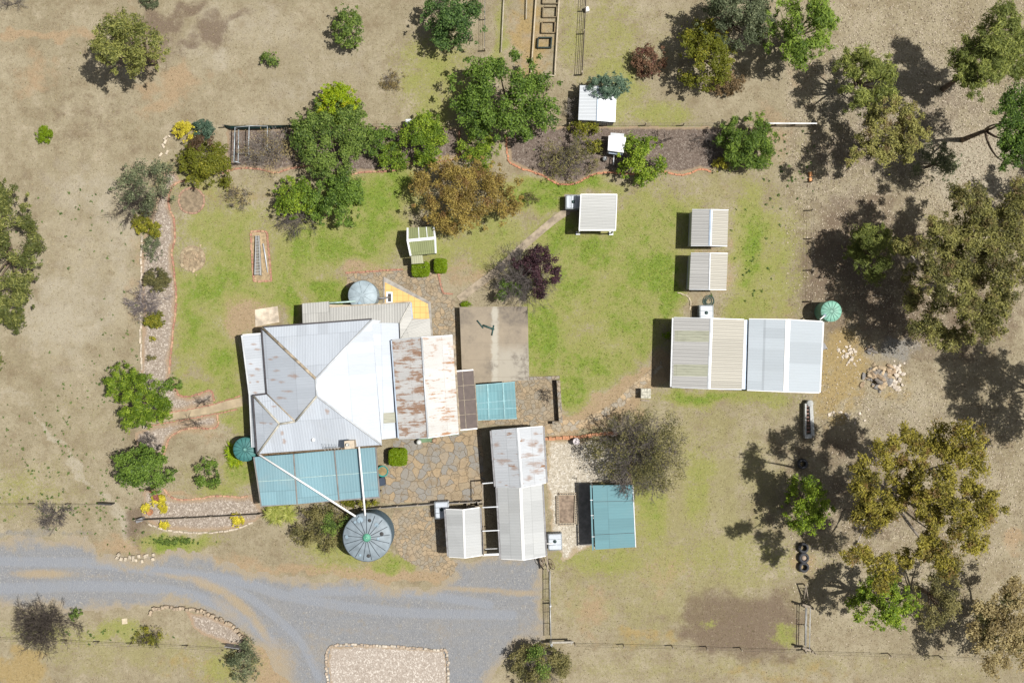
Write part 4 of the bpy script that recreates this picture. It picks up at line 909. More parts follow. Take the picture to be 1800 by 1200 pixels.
# tyres
def tyre():
    mb = MB(); R, r_ = .37, .2
    prof = [(.20, .02), (.30, 0), (.36, .04), (.375, .12), (.36, .20), (.30, .235), (.21, .22), (.20, .12), (.20, .02)]
    mb.lathe((0, 0, 0), prof, 36)
    for i in range(30):
        a = 6.28319 * i / 30; mb.box((.372 * math.cos(a), .372 * math.sin(a), .12), (.02, .04, .17), a)
    return mb.build('tyre', m_plain('tyre_rubber', (.055, .057, .065), .8, 0, .25, 6), None, (0, 0, 0))
t0 = tyre(); ty = [t0]
for i, (x, y, lb) in enumerate(((1412.5,962.5,'uppermost of the three black tyres lying in a row'),(1413,980,'middle of the three black tyres, dirt in its hole'),(1413,996.5,'lowest of the three black tyres, nearest the wire gate'),(1411,815,'lone black tyre lying in the gum tree shade'))):
    o = t0 if i == 0 else t0.copy()
    if i: COL.objects.link(o)
    c = P(x, y, .3); o.location = (c.x, c.y, 0); o.scale = (1, 1, 1.9); tag(o, lb, 'tyre', 'old tyres')
mb = MB(); c = P(1413, 980, .3); mb.lathe((c.x, c.y, 0), [(.19, .0), (.18, .34), (.10, .40), (0, .42)], 16); tag(mb.build('post_stump', m_plain('stump', (.34, .27, .21), .9), None, (c.x, c.y, 0)), 'pale stump filling the hole of the middle tyre', 'stump')

# ladder like ramp
la = thing('cattle_ramp', 'narrow pale ladder like ramp with red brown rungs below the double shed', 'ramp', tuple(P(1420, 737, 0)))
M_lad = m_plain('ramp_grey', (.40, .41, .40), .7, .1, .25, 5)
for x0, x1 in ((1416.5, 1416), (1426, 1429)):
    mb = MB(); mb.beam(P(x0, 709, .62), P(x1, 765, .62), .12 if x0 < 1420 else .24, .5); mb.build('rail', M_lad, la)
for i in range(8):
    y = 714 + i * 6.3; mb = MB(); mb.beam(P(1417, y, .5), P(1426 + i * .3, y, .5), .12, .10); mb.build('rung', m_plain('rung_red', (.20, .12, .10), .8), la)
mb = MB(); mb.lathe(P(1420.5, 708, 0), [(.22, .1), (.25, .6), (.16, .66), (0, .66)], 16); mb.build('roller', M_lad, la)
mb = MB(); mb.tube([P(1428, 762, .55), P(1431, 768, .2)], .05, 5); mb.box(P(1420, 766, .3), (.5, .3, .5), .1); mb.build('foot', M_lad, la)

# farm gates: top rails with standing bars; shadows fall west
def gate(name, label, x0, y0, x1, y1, h, bars, mat, wires=(.45, .7, .95)):
    a, b = P(x0, y0, h), P(x1, y1, h); a.z = b.z = 0
    r = thing(name, label, 'gate', tuple((a + b) / 2))
    U = Vector((0, 0, 1))
    mb = MB(); mb.tube([a + U * .15, a + U * h, b + U * h, b + U * .15, a + U * .15], .03, 8); mb.build('frame', mat, r)
    for z in wires:
        if z < h - .1: mb = MB(); mb.tube([a + U * z, b + U * z], .012, 5); mb.build('wire', mat, r)
    for f in bars: mb = MB(); p_ = a.lerp(b, f); mb.tube([p_ + U * .15, p_ + U * h], .02, 6); mb.build('bar', mat, r)
    return r, a, b
def post(label, x, y, h, r=.07, mat=None, name='gate_post', lean=(0, 0), group=None):
    a = P(x, y, 0); mb = MB(); mb.tube([(a.x, a.y, -.1), (a.x + lean[0], a.y + lean[1], h)], r, 10); return tag(mb.build(name, mat or M_timber, None, (a.x, a.y, 0)), label, 'post', group)
gate('farm_gate', 'upper leaf of the double steel farm gate across the gravel drive', 967, 1004, 967.3, 1058, 1.15, (.33, .66), M_steel)
gate('farm_gate', 'lower leaf of the double steel farm gate across the gravel drive', 967.4, 1060, 968.5, 1122, 1.15, (.33, .66), M_steel)
post('squat grey post where the two driveway gate leaves meet', 967, 1059, 1.2, .06, M_flash)
post('stout grey post with a dark shadow at the south end of the driveway gate', 968, 1126, 1.5, .11, M_flash)
mb = MB(); mb.beam(P(970,1129,1.0), P(1008,1128,1.0), .13, .13); mb.box(P(1004,1128,.5), (.1,.1,1.0)); tag(mb.build('timber_rail', m_plain('pale_rail', (.34,.32,.28), .8, 0, .2, 5), None, tuple(P(985,1129,0))), 'pale horizontal rail running east from the driveway gate post', 'rail')
mb = MB(); mb.beam(P(961,968,1.7), P(963,1004,1.3), .10, .10); mb.beam(P(956,986,1.2), P(966,1005,1.0), .08, .08); tag(mb.build('brace', M_timber, None, tuple(P(962,988,0))), 'weathered timber braces between the carport corner and the gate', 'brace')
def wheel(x, y, label, rz):
    c = P(x, y, .4); mb = MB(); R = .42; n = Vector((math.cos(rz), math.sin(rz), .5)).normalized(); u = n.orthogonal().normalized(); w = n.cross(u); e = Vector((c.x, c.y, .42))
    ring = [e + (u * math.cos(t) + w * math.sin(t)) * R for t in [6.28319 * k / 24 for k in range(25)]]; mb.tube(ring, .022, 5)
    for k in range(8): mb.tube([e, ring[k * 3]], .010, 4)
    mb.tube([e - n * .06, e + n * .06], .05, 8)
    return tag(mb.build('spoked_wheel', m_plain('rusty_wheel', (.16, .11, .08), .8), None, (c.x, c.y, 0)), label, 'wheel')
wheel(953, 985, 'thin spoked wheel leaning on the drive side of the gate braces', .3); wheel(969, 991, 'spoked wheel leaning on the grass side of the gate braces', 3.5)
gate('farm_gate', 'galvanised steel gate standing in the wire fence below the tyres', 1424.5, 1066, 1423, 1140, 1.2, (.5,), M_steel, ())
mb = MB(); a, b = P(1416.5, 1064, .95), P(1415.5, 1139, .95); mb.tube([a, b], .03, 8)
for f in (0, .5, 1): g = a.lerp(b, f); mb.tube([g, (g.x, g.y, 0)], .025, 6)
tag(mb.build('guard_rail', M_steel, None, (a.x, a.y, 0)), 'single grey rail parallel to the galvanised gate', 'rail')
for y, lb in ((1063, 'dark timber crosspiece at the north end of the galvanised gate'), (1139, 'dark timber crosspiece at the south end of the galvanised gate')):
    mb = MB(); mb.beam(P(1411,y-1,1.25), P(1426,y+4,1.25), .13, .13); mb.box(P(1413.5,y,.6), (.13,.13,1.2)); mb.box(P(1425.5,y+3,.6), (.13,.13,1.2)); tag(mb.build('gate_post', M_timber, None, tuple(P(1417,y,0))), lb, 'post')
mb = MB(); mb.tube([P(1417,1030,1.0), P(1422,1062,.4)], .04, 6); mb.tube([P(1417,1030,1.0), P(1412,1060,.05)], .04, 6); mb.tube([P(1417,1030,1.0), (P(1417,1030,1).x, P(1417,1030,1).y, 0)], .06, 8); tag(mb.build('strainer_post', M_timber, None, tuple(P(1417,1030,0))), 'braced strainer post forming a triangle north of the galvanised gate', 'post')

# fences
def fence(name, label, pts, h=1.1, step=70, mat=None, wires=(.55, 1.05), post_r=.045, wr=.006, pmat=None, cat='fence'):
    a = P(*pts[0], 0); r = thing(name, label, cat, (a.x, a.y, 0)); mat = mat or M_gut
    line = [P(x, y, 0) for x, y in pts]
    mb = MB()
    for z in wires: mb.tube([p + Vector((0, 0, z)) for p in line], wr, 4)
    mb.build('wire', mat, r)
    L = [np.array(p) for p in pts]; acc = 0
    for p0, p1 in zip(L, L[1:]):
        d = np.hypot(*(p1 - p0)); k = max(1, int(d / step))
        for i in range(k):
            q = p0 + (p1 - p0) * i / k; w = P(*q, 0); mb = MB(); mb.tube([(w.x, w.y, 0), (w.x, w.y, h)], post_r, 7); mb.build('post', pmat or M_timber, r)
    w = P(*pts[-1], 0); mb = MB(); mb.tube([(w.x, w.y, 0), (w.x, w.y, h)], post_r * 1.3, 7); mb.build('post', pmat or M_timber, r)
    return r
fence('wire_fence', 'long wire fence running east to west behind the mulched top garden', [(396,224),(520,223),(790,222),(1000,221),(1200,221),(1362,221)], 1.1, 60, M_dark)
fence('wire_fence', 'wire fence up the east side of the lawn to the sea green tank', [(1426,235),(1424.5,320),(1423.5,420),(1422,530)], 1.1, 45, M_dark)
fence('wire_fence', 'wire fence along the bottom lawn from the driveway gate to the galvanised gate', [(1010,1129),(1180,1133),(1300,1137),(1412,1141)], 1.1, 60, M_dark)
fence('wire_fence', 'wire fence east of the galvanised gate under the gum trees', [(1428,1143),(1560,1147),(1740,1156),(1900,1164)], 1.1, 70, M_dark)
fence('wire_fence', 'wire fence left of the house above the driveway', [(-60,884),(60,884),(190,885)], 1.0, 50, M_dark)
fence('wire_fence', 'wire fence in the lower left below the driveway', [(-60,1117),(60,1121),(232,1129),(330,1133),(425,1139)], 1.0, 55, M_dark)
fence('timber_fence', 'timber and wire fence dividing the pebble bed near the driveway', [(243,911),(330,908),(462,901)], .9, 44, M_timber, (.3, .6, .88), .05, .022)
fence('timber_fence', 'grey slatted fence from the patio to the small shed', [(640,892),(700,887.5),(770,882.5),(846,879)], 1.0, 30, m_plain('grey_slat', (.33,.31,.28), .8, 0, .2, 5), (.25, .5, .75, .98), .06, .03)
fence('garden_fence', 'dark mesh fence along the east side of the vegetable rows', [(1030,-20),(1026,60),(1022,132)], 1.2, 40, m_plain('dark_mesh', (.12,.10,.085), .8), (.2, .5, .8, 1.15), .05, .02)
fence('garden_fence', 'thin pale fence left of the vegetable rows', [(853,-20),(852,90)], 1.1, 40, M_gut, (.4, .8, 1.05), .04, .01)
gp = thing('garden_rail', 'pale timber rail frame enclosing the raised beds', 'fence', tuple(P(955, 60, 0)))
for x0, y0, x1, y1 in ((943.5,-20,934,127),(984,-20,975.5,133),(952,132,975.5,133)):
    mb = MB(); mb.beam(P(x0,y0,.35), P(x1,y1,.35), .08, .12); mb.build('rail', m_plain('pale_timber', (.44,.38,.28), .85, 0, .2, 5), gp)
for x0, y0, x1, y1, lb in ((886.5,-20,881,92,'pale grey pole lying left of the vegetable rows'),(926,-20,925,34,'short pale pole lying between the vegetable rows')):
    mb = MB(); mb.tube([P(x0,y0,.25), P(x1,y1,.25)], .045, 6); tag(mb.build('pole', m_plain('pole_grey', (.42,.38,.30), .8), None, tuple(P(x1,y1,0))), lb, 'pole')
def bedframe(label, pts, h, col, w=.07):
    r = MB(); q = [P(x, y, h) for x, y in pts]
    for a, b in zip(q, q[1:] + q[:1]): r.beam(a, b, w, h)
    o = r.build('raised_bed', m_plain('bed_frame', col, .85, 0, .25, 5), None, tuple(P(*pts[0], 0))); return tag(o, label, 'garden bed', 'framed vegetable beds')
bedframe('topmost timber framed bed in the vegetable rows', [(955,-8),(982,-8),(981,6),(954,6)], .3, (.20,.16,.10))
bedframe('brown framed bed in the vegetable rows, second above the dark framed one', [(955,12),(979,12),(978,30),(954,30)], .3, (.20,.16,.10))
bedframe('brown framed bed just above the dark framed one', [(953,38.5),(976,38.5),(975,57.5),(952,57.5)], .3, (.22,.17,.10))
bedframe('dark green framed bed nearest the big dark tree', [(946.5,66),(970,66),(968.5,83.5),(945,83.5)], .35, (.035,.05,.045), .09)
# green shade cloth slumped along the fence, and the bent pipe frame
sc = MB(); pts = [(393,221,.1),(405,222.5,.9),(430,222.5,1.05),(470,222,1.1),(510,221.5,1.0),(528,221,.8)]
n = len(pts); a = sc.add([P(x, y + 1.5 + (2.5 if 0 < i < 4 else 0), z * .6) for i, (x, y, z) in enumerate(pts)]); b = sc.add([P(x, y - 1.5, z) for x, y, z in pts]); c = sc.add([P(x, y + 2.2, .02) for x, y, z in pts])
for i in range(n - 1): sc.face((a + i, a + i + 1, b + i + 1, b + i)); sc.face((c + i, c + i + 1, a + i + 1, a + i))
tag(sc.build('shade_cloth', m_plain('green_cloth', (.012,.045,.045), .7, 0, .3, 4), None, tuple(P(393,221,0))), 'dark green shade cloth sagging along the top fence above the pipe frame', 'shade cloth')
pfm = MB()
for x0, y0, x1, y1 in ((413,224,411,284),(419.5,228,418.5,285),(438,221,436.5,270)): pfm.tube([P(x0,y0,1.1), P(x1,y1,1.1)], .035, 6)
pfm.tube([P(411,284,1.1), P(418.5,285,1.1)], .035, 6); pfm.tube([P(413,224,1.1), P(440,221.5,1.1), P(470,222,1.1), P(470,262,1.1)], .03, 6); pfm.tube([P(411,269,.7), P(440,270,.7)], .02, 5)
for x, y in ((413,224),(411,284),(418.5,285),(436.5,270),(470,262)): w = P(x,y,1.1); pfm.tube([w, (w.x,w.y,0)], .03, 6)
tag(pfm.build('trellis', m_plain('pipe_bluegrey', (.42,.47,.50), .5, .2), None, tuple(P(413,250,0))), 'blue grey bent pipe trellis beside a leafless shrub in the top bed', 'trellis')
rl = thing('rail_fence', 'short white topped rail at the east end of the long top fence', 'fence', tuple(P(1400,219,0)))
mb = MB(); mb.beam(P(1345,216.8,1.15), P(1436,217,1.15), .07, .09); mb.build('rail', M_flash, rl)
for x in (1366, 1400, 1436): mb = MB(); w = P(x, 217, 1.1); mb.tube([(w.x,w.y,0),(w.x,w.y,1.1)], .06, 8); mb.build('post', M_timber, rl)
mb = MB(); mb.beam(P(1362,219,.5), P(1436,219.5,.5), .05, .08); mb.build('rail', M_timber, rl)
mb = MB(); c = P(1425.5, 306, .3); mb.box((c.x, c.y, .15), (.22, .35, .3), .1, 0, .03); mb.box((c.x, c.y - .4, .12), (.2, .3, .24), .1, 0, .03); tag(mb.build('fuel_can', m_plain('orange_can', (.55,.24,.08), .5), None, (c.x,c.y,0)), 'little orange can by the east fence', 'can')

# brick and stone edgings
M_brick = m_plain('pink_brick', (.34, .18, .125), .85, 0, .3, 7)
M_brick2 = m_plain('pale_brick', (.42, .26, .17), .85, 0, .3, 7)
def edging(label, pts, mat=M_brick, w=.135, h=.09, L=.24, closed=False, name='brick_edging', jit=.05, seed=0, cat='edging', smooth=True, alt=None):
    rg = random.Random(seed); line = smooth_line(pts, 1.0) if smooth else None
    if not smooth:
        line = []
        for p0, p1 in zip(pts, pts[1:]):
            k = int(math.dist(p0, p1)); line += [(p0[0] + (p1[0] - p0[0]) * i / k, p0[1] + (p1[1] - p0[1]) * i / k) for i in range(k)]
    W3 = [P(p[0], p[1], 0) for p in line]; mb = MB(); acc = 0; last = W3[0]
    for i in range(1, len(W3)):
        d = (W3[i] - last).length
        if d >= L:
            m = (W3[i] + last) / 2; an = math.atan2(W3[i].y - last.y, W3[i].x - last.x)
            hh = h * rg.uniform(.8, 1.3); mb.box((m.x + rg.uniform(-jit, jit) * .5, m.y + rg.uniform(-jit, jit) * .5, hh / 2 - .01), (d * .90, w * rg.uniform(.85, 1.1), hh), an + rg.uniform(-.12, .12), 0 if rg.random() < .6 or alt is None else 1)
            last = W3[i]
    o = mb.build(name, [mat, alt or mat], None, tuple(W3[0])); return tag(o, label, cat)
edging('wavy pink brick edging below the top bed left of the big green trees', [(390,306),(404,300),(420,296),(452,297),(484,304),(506,298),(538,292),(556,298),(578,308),(605,311),(634,303),(679,301.5),(689,301),(728,286),(760,286),(806,279)], M_brick, seed=1, alt=M_brick2)
edging('straight pink brick edging crossing the top bed between two trees', [(807,228),(808,255),(808,279)], M_brick, seed=2)
edging('wavy orange brick edging round the right half of the top bed', [(889.5,240),(891,262),(895,284),(905,291),(919,297.6),(936,302),(952,308),(970,318),(987,324.5),(1016,321.5),(1036,310),(1064,303.6),(1110,306),(1146,303.6),(1168,302.4),(1195,308),(1212,305),(1230,297.5),(1251,302)], m_plain('orange_brick', (.43,.205,.12), .85, 0, .25, 7), seed=3)
edging('long pink brick edging along the west garden bed', [(330,318),(312,321),(300,335),(297,350),(298,366),(306,386),(308,419),(302.5,443),(306.6,479.6),(310,527),(304.5,584),(299,638),(298,661)], M_brick, seed=4, alt=M_brick2)
edging('brick edging on the north side of the bed above the straight concrete path', [(300,668),(308,684),(319,696),(336,696),(352,691),(366,686),(374,689),(376,702),(377,710)], M_brick, seed=5)
edging('thin brick edging on the north side of the straight concrete path', [(282,727.5),(330,720),(377,710),(424,695.5)], M_brick, .1, .07, seed=6, smooth=False)
edging('thin brick edging on the south side of the straight concrete path', [(262,748),(320,738),(381,727),(423,717)], M_brick, .1, .07, seed=7, smooth=False)
edging('brick edging curling round the bed south of the straight concrete path', [(381,727),(384,743),(375,752.6),(338,751.7),(314,758.6),(300,768),(292,785),(288,804)], M_brick2, seed=8, alt=M_brick)
edging('brick edging along the top of the pebble bed beside the driveway', [(288,858),(293,864),(301,873.4),(318.6,877.7),(353,875.6),(379,871),(425,873.4),(440,869)], M_brick2, seed=9, alt=M_brick)
edging('brick frame round the narrow bed holding a slatted frame', [(440.5,407),(470,406.5),(477.5,494),(446,494.6),(440.5,407)], M_brick, seed=10, smooth=False, alt=M_brick2, cat='garden bed')
def circ(cx, cy, r, n=40): return [(cx + r * math.cos(6.2832 * i / n), cy + r * math.sin(6.2832 * i / n)) for i in range(n + 1)]
slab_px('soil_bed', circ(337, 353, 22, 30)[:-1], .012, m_plain('bed_soil', (.235,.185,.125), .95, 0, .35, 3))
slab_px('soil_bed', circ(338.5, 454.5, 23, 30)[:-1], .012, m_plain('bed_soil2', (.275,.215,.14), .95, 0, .35, 3))
slab_px('soil_bed', [(441,408),(469.5,407),(476.5,493),(446.5,494)], .012, m_plain('bed_soil3', (.33,.25,.15), .95, 0, .3, 4))
edging('round brick ring bed near the leafless shrub, the upper of two rings', circ(337,353,22.5), m_plain('dull_brick', (.33,.21,.15), .9, 0, .3, 7), seed=11, cat='garden bed')
edging('round stone ring bed on the west lawn, the lower of two rings', circ(338.5,454.5,19), m_plain('tan_stone', (.33,.265,.175), .9, 0, .35, 5), .22, .12, .26, seed=12, name='stone_edging', jit=.2, cat='garden bed')
edging('pink brick edging along the north side of the rear flagstones', [(607,480),(640,478),(715,472.5)], M_brick, seed=13, smooth=False)
edging('dark brick edging turning the corner of the rear flagstones', [(770,480),(779,515),(800,517)], M_brick, .13, seed=14, smooth=False)
edging('orange brick edging running east from the rusty carport shed', [(957,771),(1000,768.5),(1020,767),(1040,764),(1070,761),(1086,763)], m_plain('orange_brick', (.42,.21,.115), .85, 0, .25, 7), .24, .3, seed=15)
edging('brick edging under the spreading grey tree beside the gravel yard', [(1104,775),(1108,800),(1107,842)], M_brick, .16, .2, seed=16)
M_stone = m_plain('pale_stone', (.46,.40,.32), .9, 0, .35, 4)
edging('rough pale stone edging round the pink gravel island', [(580,1240),(576,1200),(574,1160),(581,1136),(600,1133),(640,1132.5),(700,1136),(760,1141),(783,1143),(788,1160),(790,1240)], m_plain('edge_stone', (.38,.31,.24), .9, 0, .4, 4), .17, .13, .20, seed=17, name='stone_edging', jit=.1, alt=m_plain('white_stone', (.47,.42,.35), .9))
edging('low curved stone retaining wall south of the driveway bend', [(264,1080),(270,1070),(290,1066),(330,1069),(360,1075),(395,1091),(420,1108),(430,1126),(436,1140)], m_plain('wall_stone', (.36,.29,.21), .9, 0, .4, 4), .22, .32, .20, seed=18, name='stone_wall', jit=.16, cat='stone wall')
edging('curved pile of pale stones where the worn track meets the driveway', [(205,972),(214,978),(232,982),(255,980),(278,972)], m_plain('white_stone', (.46,.40,.31), .9, 0, .4, 4), .24, .28, .20, seed=19, name='stone_wall', jit=.5, cat='stone wall')
edging('line of pale stones down the west rim of the garden bed', [(250,415),(249,450),(249,480),(248,560),(249,640),(246,690)], M_stone, .14, .12, .5, seed=20, name='stone_edging', jit=.12)
edging('loose pale rocks beside the yellow shrub at the top of the west bed', [(308,228),(298,242),(288,254),(293,266),(281,281)], m_plain('white_rock', (.52,.45,.35), .9), .16, .16, .34, seed=21, name='stone_edging', jit=.3)
edging('pale stone rim along the south of the pebble bed', [(262,919),(290,931),(350,936),(402,932),(448,917)], M_stone, .12, .10, .35, seed=22, name='stone_edging', jit=.08)
edging('dry grass edged stones west of the cream ribbed shed', [(1190,515),(1205,518),(1214,528),(1213,545)], m_plain('tan_kerb', (.42,.36,.26), .9), .09, .08, .3, seed=23, name='stone_edging')
# low courtyard wall
cw = thing('courtyard_wall', 'low grey stone wall turning a corner east of the small teal shade roof', 'wall', tuple(P(980, 700, 0)))
M_sw = m_flag('rubble_stone', [(.27,.24,.19), (.23,.215,.19), (.33,.27,.19)], 3.2, gw=.05)
mb = MB(); mb.beam(P(838,668.5,.7), P(984,663,.7), .22, .72); mb.build('wall', M_sw, cw)
mb = MB(); mb.beam(P(981.5,668,.75), P(986,743,.75), .26, .77); mb.build('wall', M_sw, cw)
mb = MB(); mb.beam(P(971,743,.75), P(983,742.5,.75), .22, .77); mb.build('wall', M_sw, cw)
# hollow block bed
hb = thing('block_bed', 'rectangular bed walled with hollow concrete blocks beside the white gravel', 'garden bed', tuple(P(997, 894, 0)))
M_blk = m_plain('hollow_block', (.37,.31,.23), .9, 0, .2, 6)
def blockrow(x0, y0, x1, y1, n):
    mb = MB(); a, b = P(x0, y0, .2), P(x1, y1, .2); d = (b - a); L = d.length / n; an = math.atan2(d.y, d.x)
    for i in range(n):
        c = a + d * ((i + .5) / n); mb.box((c.x, c.y, .10), (L * .98, .20, .20), an)
    mb.build('block_row', M_blk, hb); mb = MB()
    for i in range(n * 2):
        c = a + d * ((i + .5) / (n * 2)); mb.box((c.x, c.y, .202), (L * .27, .10, .006), an)
    mb.build('block_hole_shade', M_dark, hb)  # flat dark plates on the solid blocks stand in for shade inside hollows
blockrow(982,868,1013,868,5); blockrow(980.5,871,981,921,8); blockrow(1013,871,1011.5,921,8); blockrow(983,921,1009.5,920.5,5)
mb = MB(); mb.slab([P(983,870,.06), P(1011,870,.06), P(1010,919,.06), P(983,919,.06)], .05); mb.build('soil', m_plain('block_soil', (.24,.185,.14), .95, 0, .4, 4), hb)
# paver stack
ps = thing('paver_stack', 'waist high stack of pale pavers beside the stone path', 'pavers', tuple(P(1134, 692, 0)))
for i in range(6):
    mb = MB(); c = P(1134.5, 691, .5)
    for u in range(3):
        for v_ in range(3): mb.box((c.x - .24 + .24 * u + .01 * (i % 2), c.y - .24 + .24 * v_, .08 + .13 * i), (.228, .228, .115), .02 * (i % 3 - 1))
    mb.build('paver_layer', m_plain('pale_paver', (.46,.45,.38), .9, 0, .35, 6), ps)
mb = MB(); mb.beam(P(1127,703,.1), P(1141,704,.1), .12, .1); mb.build('bearer', M_timber, ps)
# slatted frame, loose poles
sf = thing('slatted_frame', 'long narrow grey slatted frame lying in the brick framed bed', 'frame', tuple(P(453, 450, 0)))
a0, a1, b0, b1 = P(449.8,414,.35), P(454.8,414,.35), P(447.8,483,.5), P(458,483.5,.5)
for a_, b_ in ((a0, b0), (a1, b1)): mb = MB(); mb.beam(a_, b_, .05, .4); mb.build('side_rail', M_steel, sf)
for i in range(26):
    f = (i + .5) / 26; mb = MB(); mb.beam(a0.lerp(b0, f), a1.lerp(b1, f), .045, .03); mb.build('slat', m_plain('slat_grey', (.36,.37,.36), .7), sf)
mb = MB(); mb.tube([P(462.5,428,.15), P(466.5,450,.12), P(470.3,479,.1)], [.05, .06, .035], 8); tag(mb.build('pole', M_flash, None, tuple(P(466,450,0))), 'thin pale pole lying beside the slatted frame', 'pole')
# hose, reel, pot, drum, bin, planks
hs = MB(); pts = []
for i in range(150):
    a = i * .22; r_ = .12 + .34 * (i / 150) ** .7; pts.append(P(1245.5, 529, .05) + Vector((math.cos(a) * r_ * (1 + .12 * math.sin(a * .37)), math.sin(a) * r_, .02 * math.sin(i))))
pts += [P(1238,536,.03), P(1233,544,.03)]
hs.tube(pts, .018, 5); tag(hs.build('garden_hose', m_plain('hose_green', (.05,.10,.09), .5), None, tuple(P(1245,529,0))), 'dark green hose coiled on the bare soil between two sheds', 'hose')
pt_ = thing('plant_pot', 'round teal pot with a dry plant at the east end of the patio roof', 'pot', tuple(P(672, 828, 0)))
mb = MB(); c = P(672.5, 828, .5); mb.lathe((c.x, c.y, 0), [(.22, 0), (.40, .45), (.42, .5), (.36, .5), (.33, .42), (0, .42)], 24); mb.build('pot', m_plain('teal_pot', (.035,.24,.22), .5), pt_)
mb = MB(); mb.lathe((c.x, c.y, .43), [(.32, 0), (.2, .04), (0, .06)], 14); mb.build('soil', m_plain('pot_soil', (.26,.20,.10), .95), pt_)
mb = MB(); c = P(671.5, 846, .6); mb.box((c.x, c.y, .35), (.42, .55, .7), .2, 0, .05); mb.box((c.x, c.y, .72), (.46, .58, .05), .2); tag(mb.build('wheelie_bin', m_plain('bin_navy', (.03,.045,.075), .5), None, (c.x,c.y,0)), 'dark navy bin between the teal pot and the patio roof', 'bin')
dr = MB(); c = P(1013, 775.5, .7); dr.lathe((c.x, c.y, 0), [(.24, 0), (.25, .25), (.24, .3), (.25, .55), (.25, .78), (.22, .80), (.21, .77), (.06, .79), (.06, .83), (0, .83)], 24)
tag(dr.build('drum', m_plain('pale_drum', (.50,.46,.47), .6, .1, .3, 6), None, (c.x,c.y,0)), 'pale drum standing at the brick edging of the gravel yard', 'drum')
for x, y, col, lb in ((736,777,(.6,.62,.6),'squat white gas bottle against the south wall of the rusty gable'),(763,774,(.33,.23,.15),'brown clay pot against the south wall of the rusty gable')):
    mb = MB(); c = P(x, y, .6); mb.lathe((c.x, c.y, 0), [(.17, 0), (.19, .5), (.14, .62), (.06, .66), (0, .66)], 16); tag(mb.build('gas_bottle' if col[0] > .5 else 'plant_pot', m_plain('pot_or_bottle', col, .6), None, (c.x,c.y,0)), lb, 'gas bottle' if col[0] > .5 else 'pot')
mb = MB(); mb.box(P(187,884.5,.5), (.95,.1,.9), -.05); tag(mb.build('plank', M_dark, None, tuple(P(187,884.5,0))), 'dark upright plank at the east end of the fence above the driveway', 'plank')
mb = MB(); mb.box(P(247,913,.4), (.5,.25,.7), .35); tag(mb.build('meter_box', M_gut, None, tuple(P(247,913,0))), 'dark box at the west end of the pebble bed fence', 'box')
mb = MB(); mb.box(P(219,1091,.05), (.40,.42,.10), .1, 0, .02); tag(mb.build('stone_paver', m_plain('paver_tan', (.50,.43,.31), .9), None, tuple(P(219,1091,0))), 'lone square pale paver on the south verge of the drive', 'paver')
mb = MB(); mb.beam(P(394,1136,1.0), P(420,1140,1.0), .06, .9); tag(mb.build('farm_gate', M_gut, None, tuple(P(405,1138,0))), 'short dark gate at the end of the lower left fence', 'gate')
wg = thing('garden_gate', 'small curved wrought iron gate at the west end of the straight concrete path', 'gate', tuple(P(240,745,0)))
for k in range(7):
    a = P(233 + k * 2.2, 748 + (1 - ((k - 3) / 3) ** 2) * 3, 0); mb = MB(); mb.tube([a, a + Vector((0, 0, .95))], .014, 5); mb.build('bar', M_dark, wg)
for z in (.15, .9):
    mb = MB(); mb.tube([P(233 + k * 2.2, 748 + (1 - ((k - 3) / 3) ** 2) * 3, 0) + Vector((0, 0, z)) for k in range(7)], .018, 5); mb.build('rail', M_dark, wg)
mb = MB(); mb.box(P(257,749,.35), (.28,.3,.7), .1, 0, .02); tag(mb.build('gate_pillar', M_stone, None, tuple(P(257,749,0))), 'squat pale pillar at the west end of the straight concrete path', 'pillar')
mb = MB()
for f in range(4): mb.beam(P(267+f*1.2,866+f*4,.5), P(275+f*.8,864+f*4,.5), .12, .1)
mb.beam(P(263,862,.45), P(277,880,.45), .10, .1); mb.beam(P(270,860,.45), P(279,878,.45), .10, .1); tag(mb.build('wooden_pallet', m_plain('red_timber', (.22,.08,.06), .8), None, tuple(P(270,870,0))), 'dark red timber frame among yellow bushes in the pebble bed', 'frame')
mb = MB(); mb.lathe(P(265,899,0), [(.2,0),(.24,.3),(.2,.34),(.17,.28),(0,.28)], 16); tag(mb.build('plant_pot', m_plain('terracotta', (.36,.17,.09), .8), None, tuple(P(265,899,0))), 'terracotta bowl among the yellow bushes in the pebble bed', 'pot')
mb = MB()
for x0,y0,x1,y1 in ((821,882,840,881),(821,891,841,890),(821,882,821,891),(840,881,841,890)): mb.beam(P(x0,y0,.6), P(x1,y1,.6), .08,.5)
tag(mb.build('planter_box', M_timber, None, tuple(P(830,886,0))), 'empty timber planter north of the small shed', 'planter')

# rock heap
def rock_mesh(seed, mat):
    bm = bmesh.new(); bmesh.ops.create_icosphere(bm, subdivisions=2, radius=1); rg = random.Random(seed)
    pl = [(Vector((rg.gauss(0,1), rg.gauss(0,1), rg.gauss(0,1))).normalized(), rg.uniform(.45,.8)) for _ in range(9)]
    for v in bm.verts:
        for n, d in pl:
            k = v.co.dot(n)
            if k > d: v.co -= n * (k - d)
        v.co.z *= .6
    me = bpy.data.meshes.new('rock'); bm.to_mesh(me); bm.free(); me.materials.append(mat); return me
rg = random.Random(5)
RM = [rock_mesh(i, m_plain('rock', c, .9, 0, .35, 5)) for i, c in enumerate(((.27,.245,.215),(.36,.27,.18),(.22,.21,.20),(.42,.33,.22),(.19,.17,.15)))]
RW = [rock_mesh(20 + i, m_plain('quartz', c, .9, 0, .25, 5)) for i, c in enumerate(((.60,.53,.45),(.48,.42,.35)))]
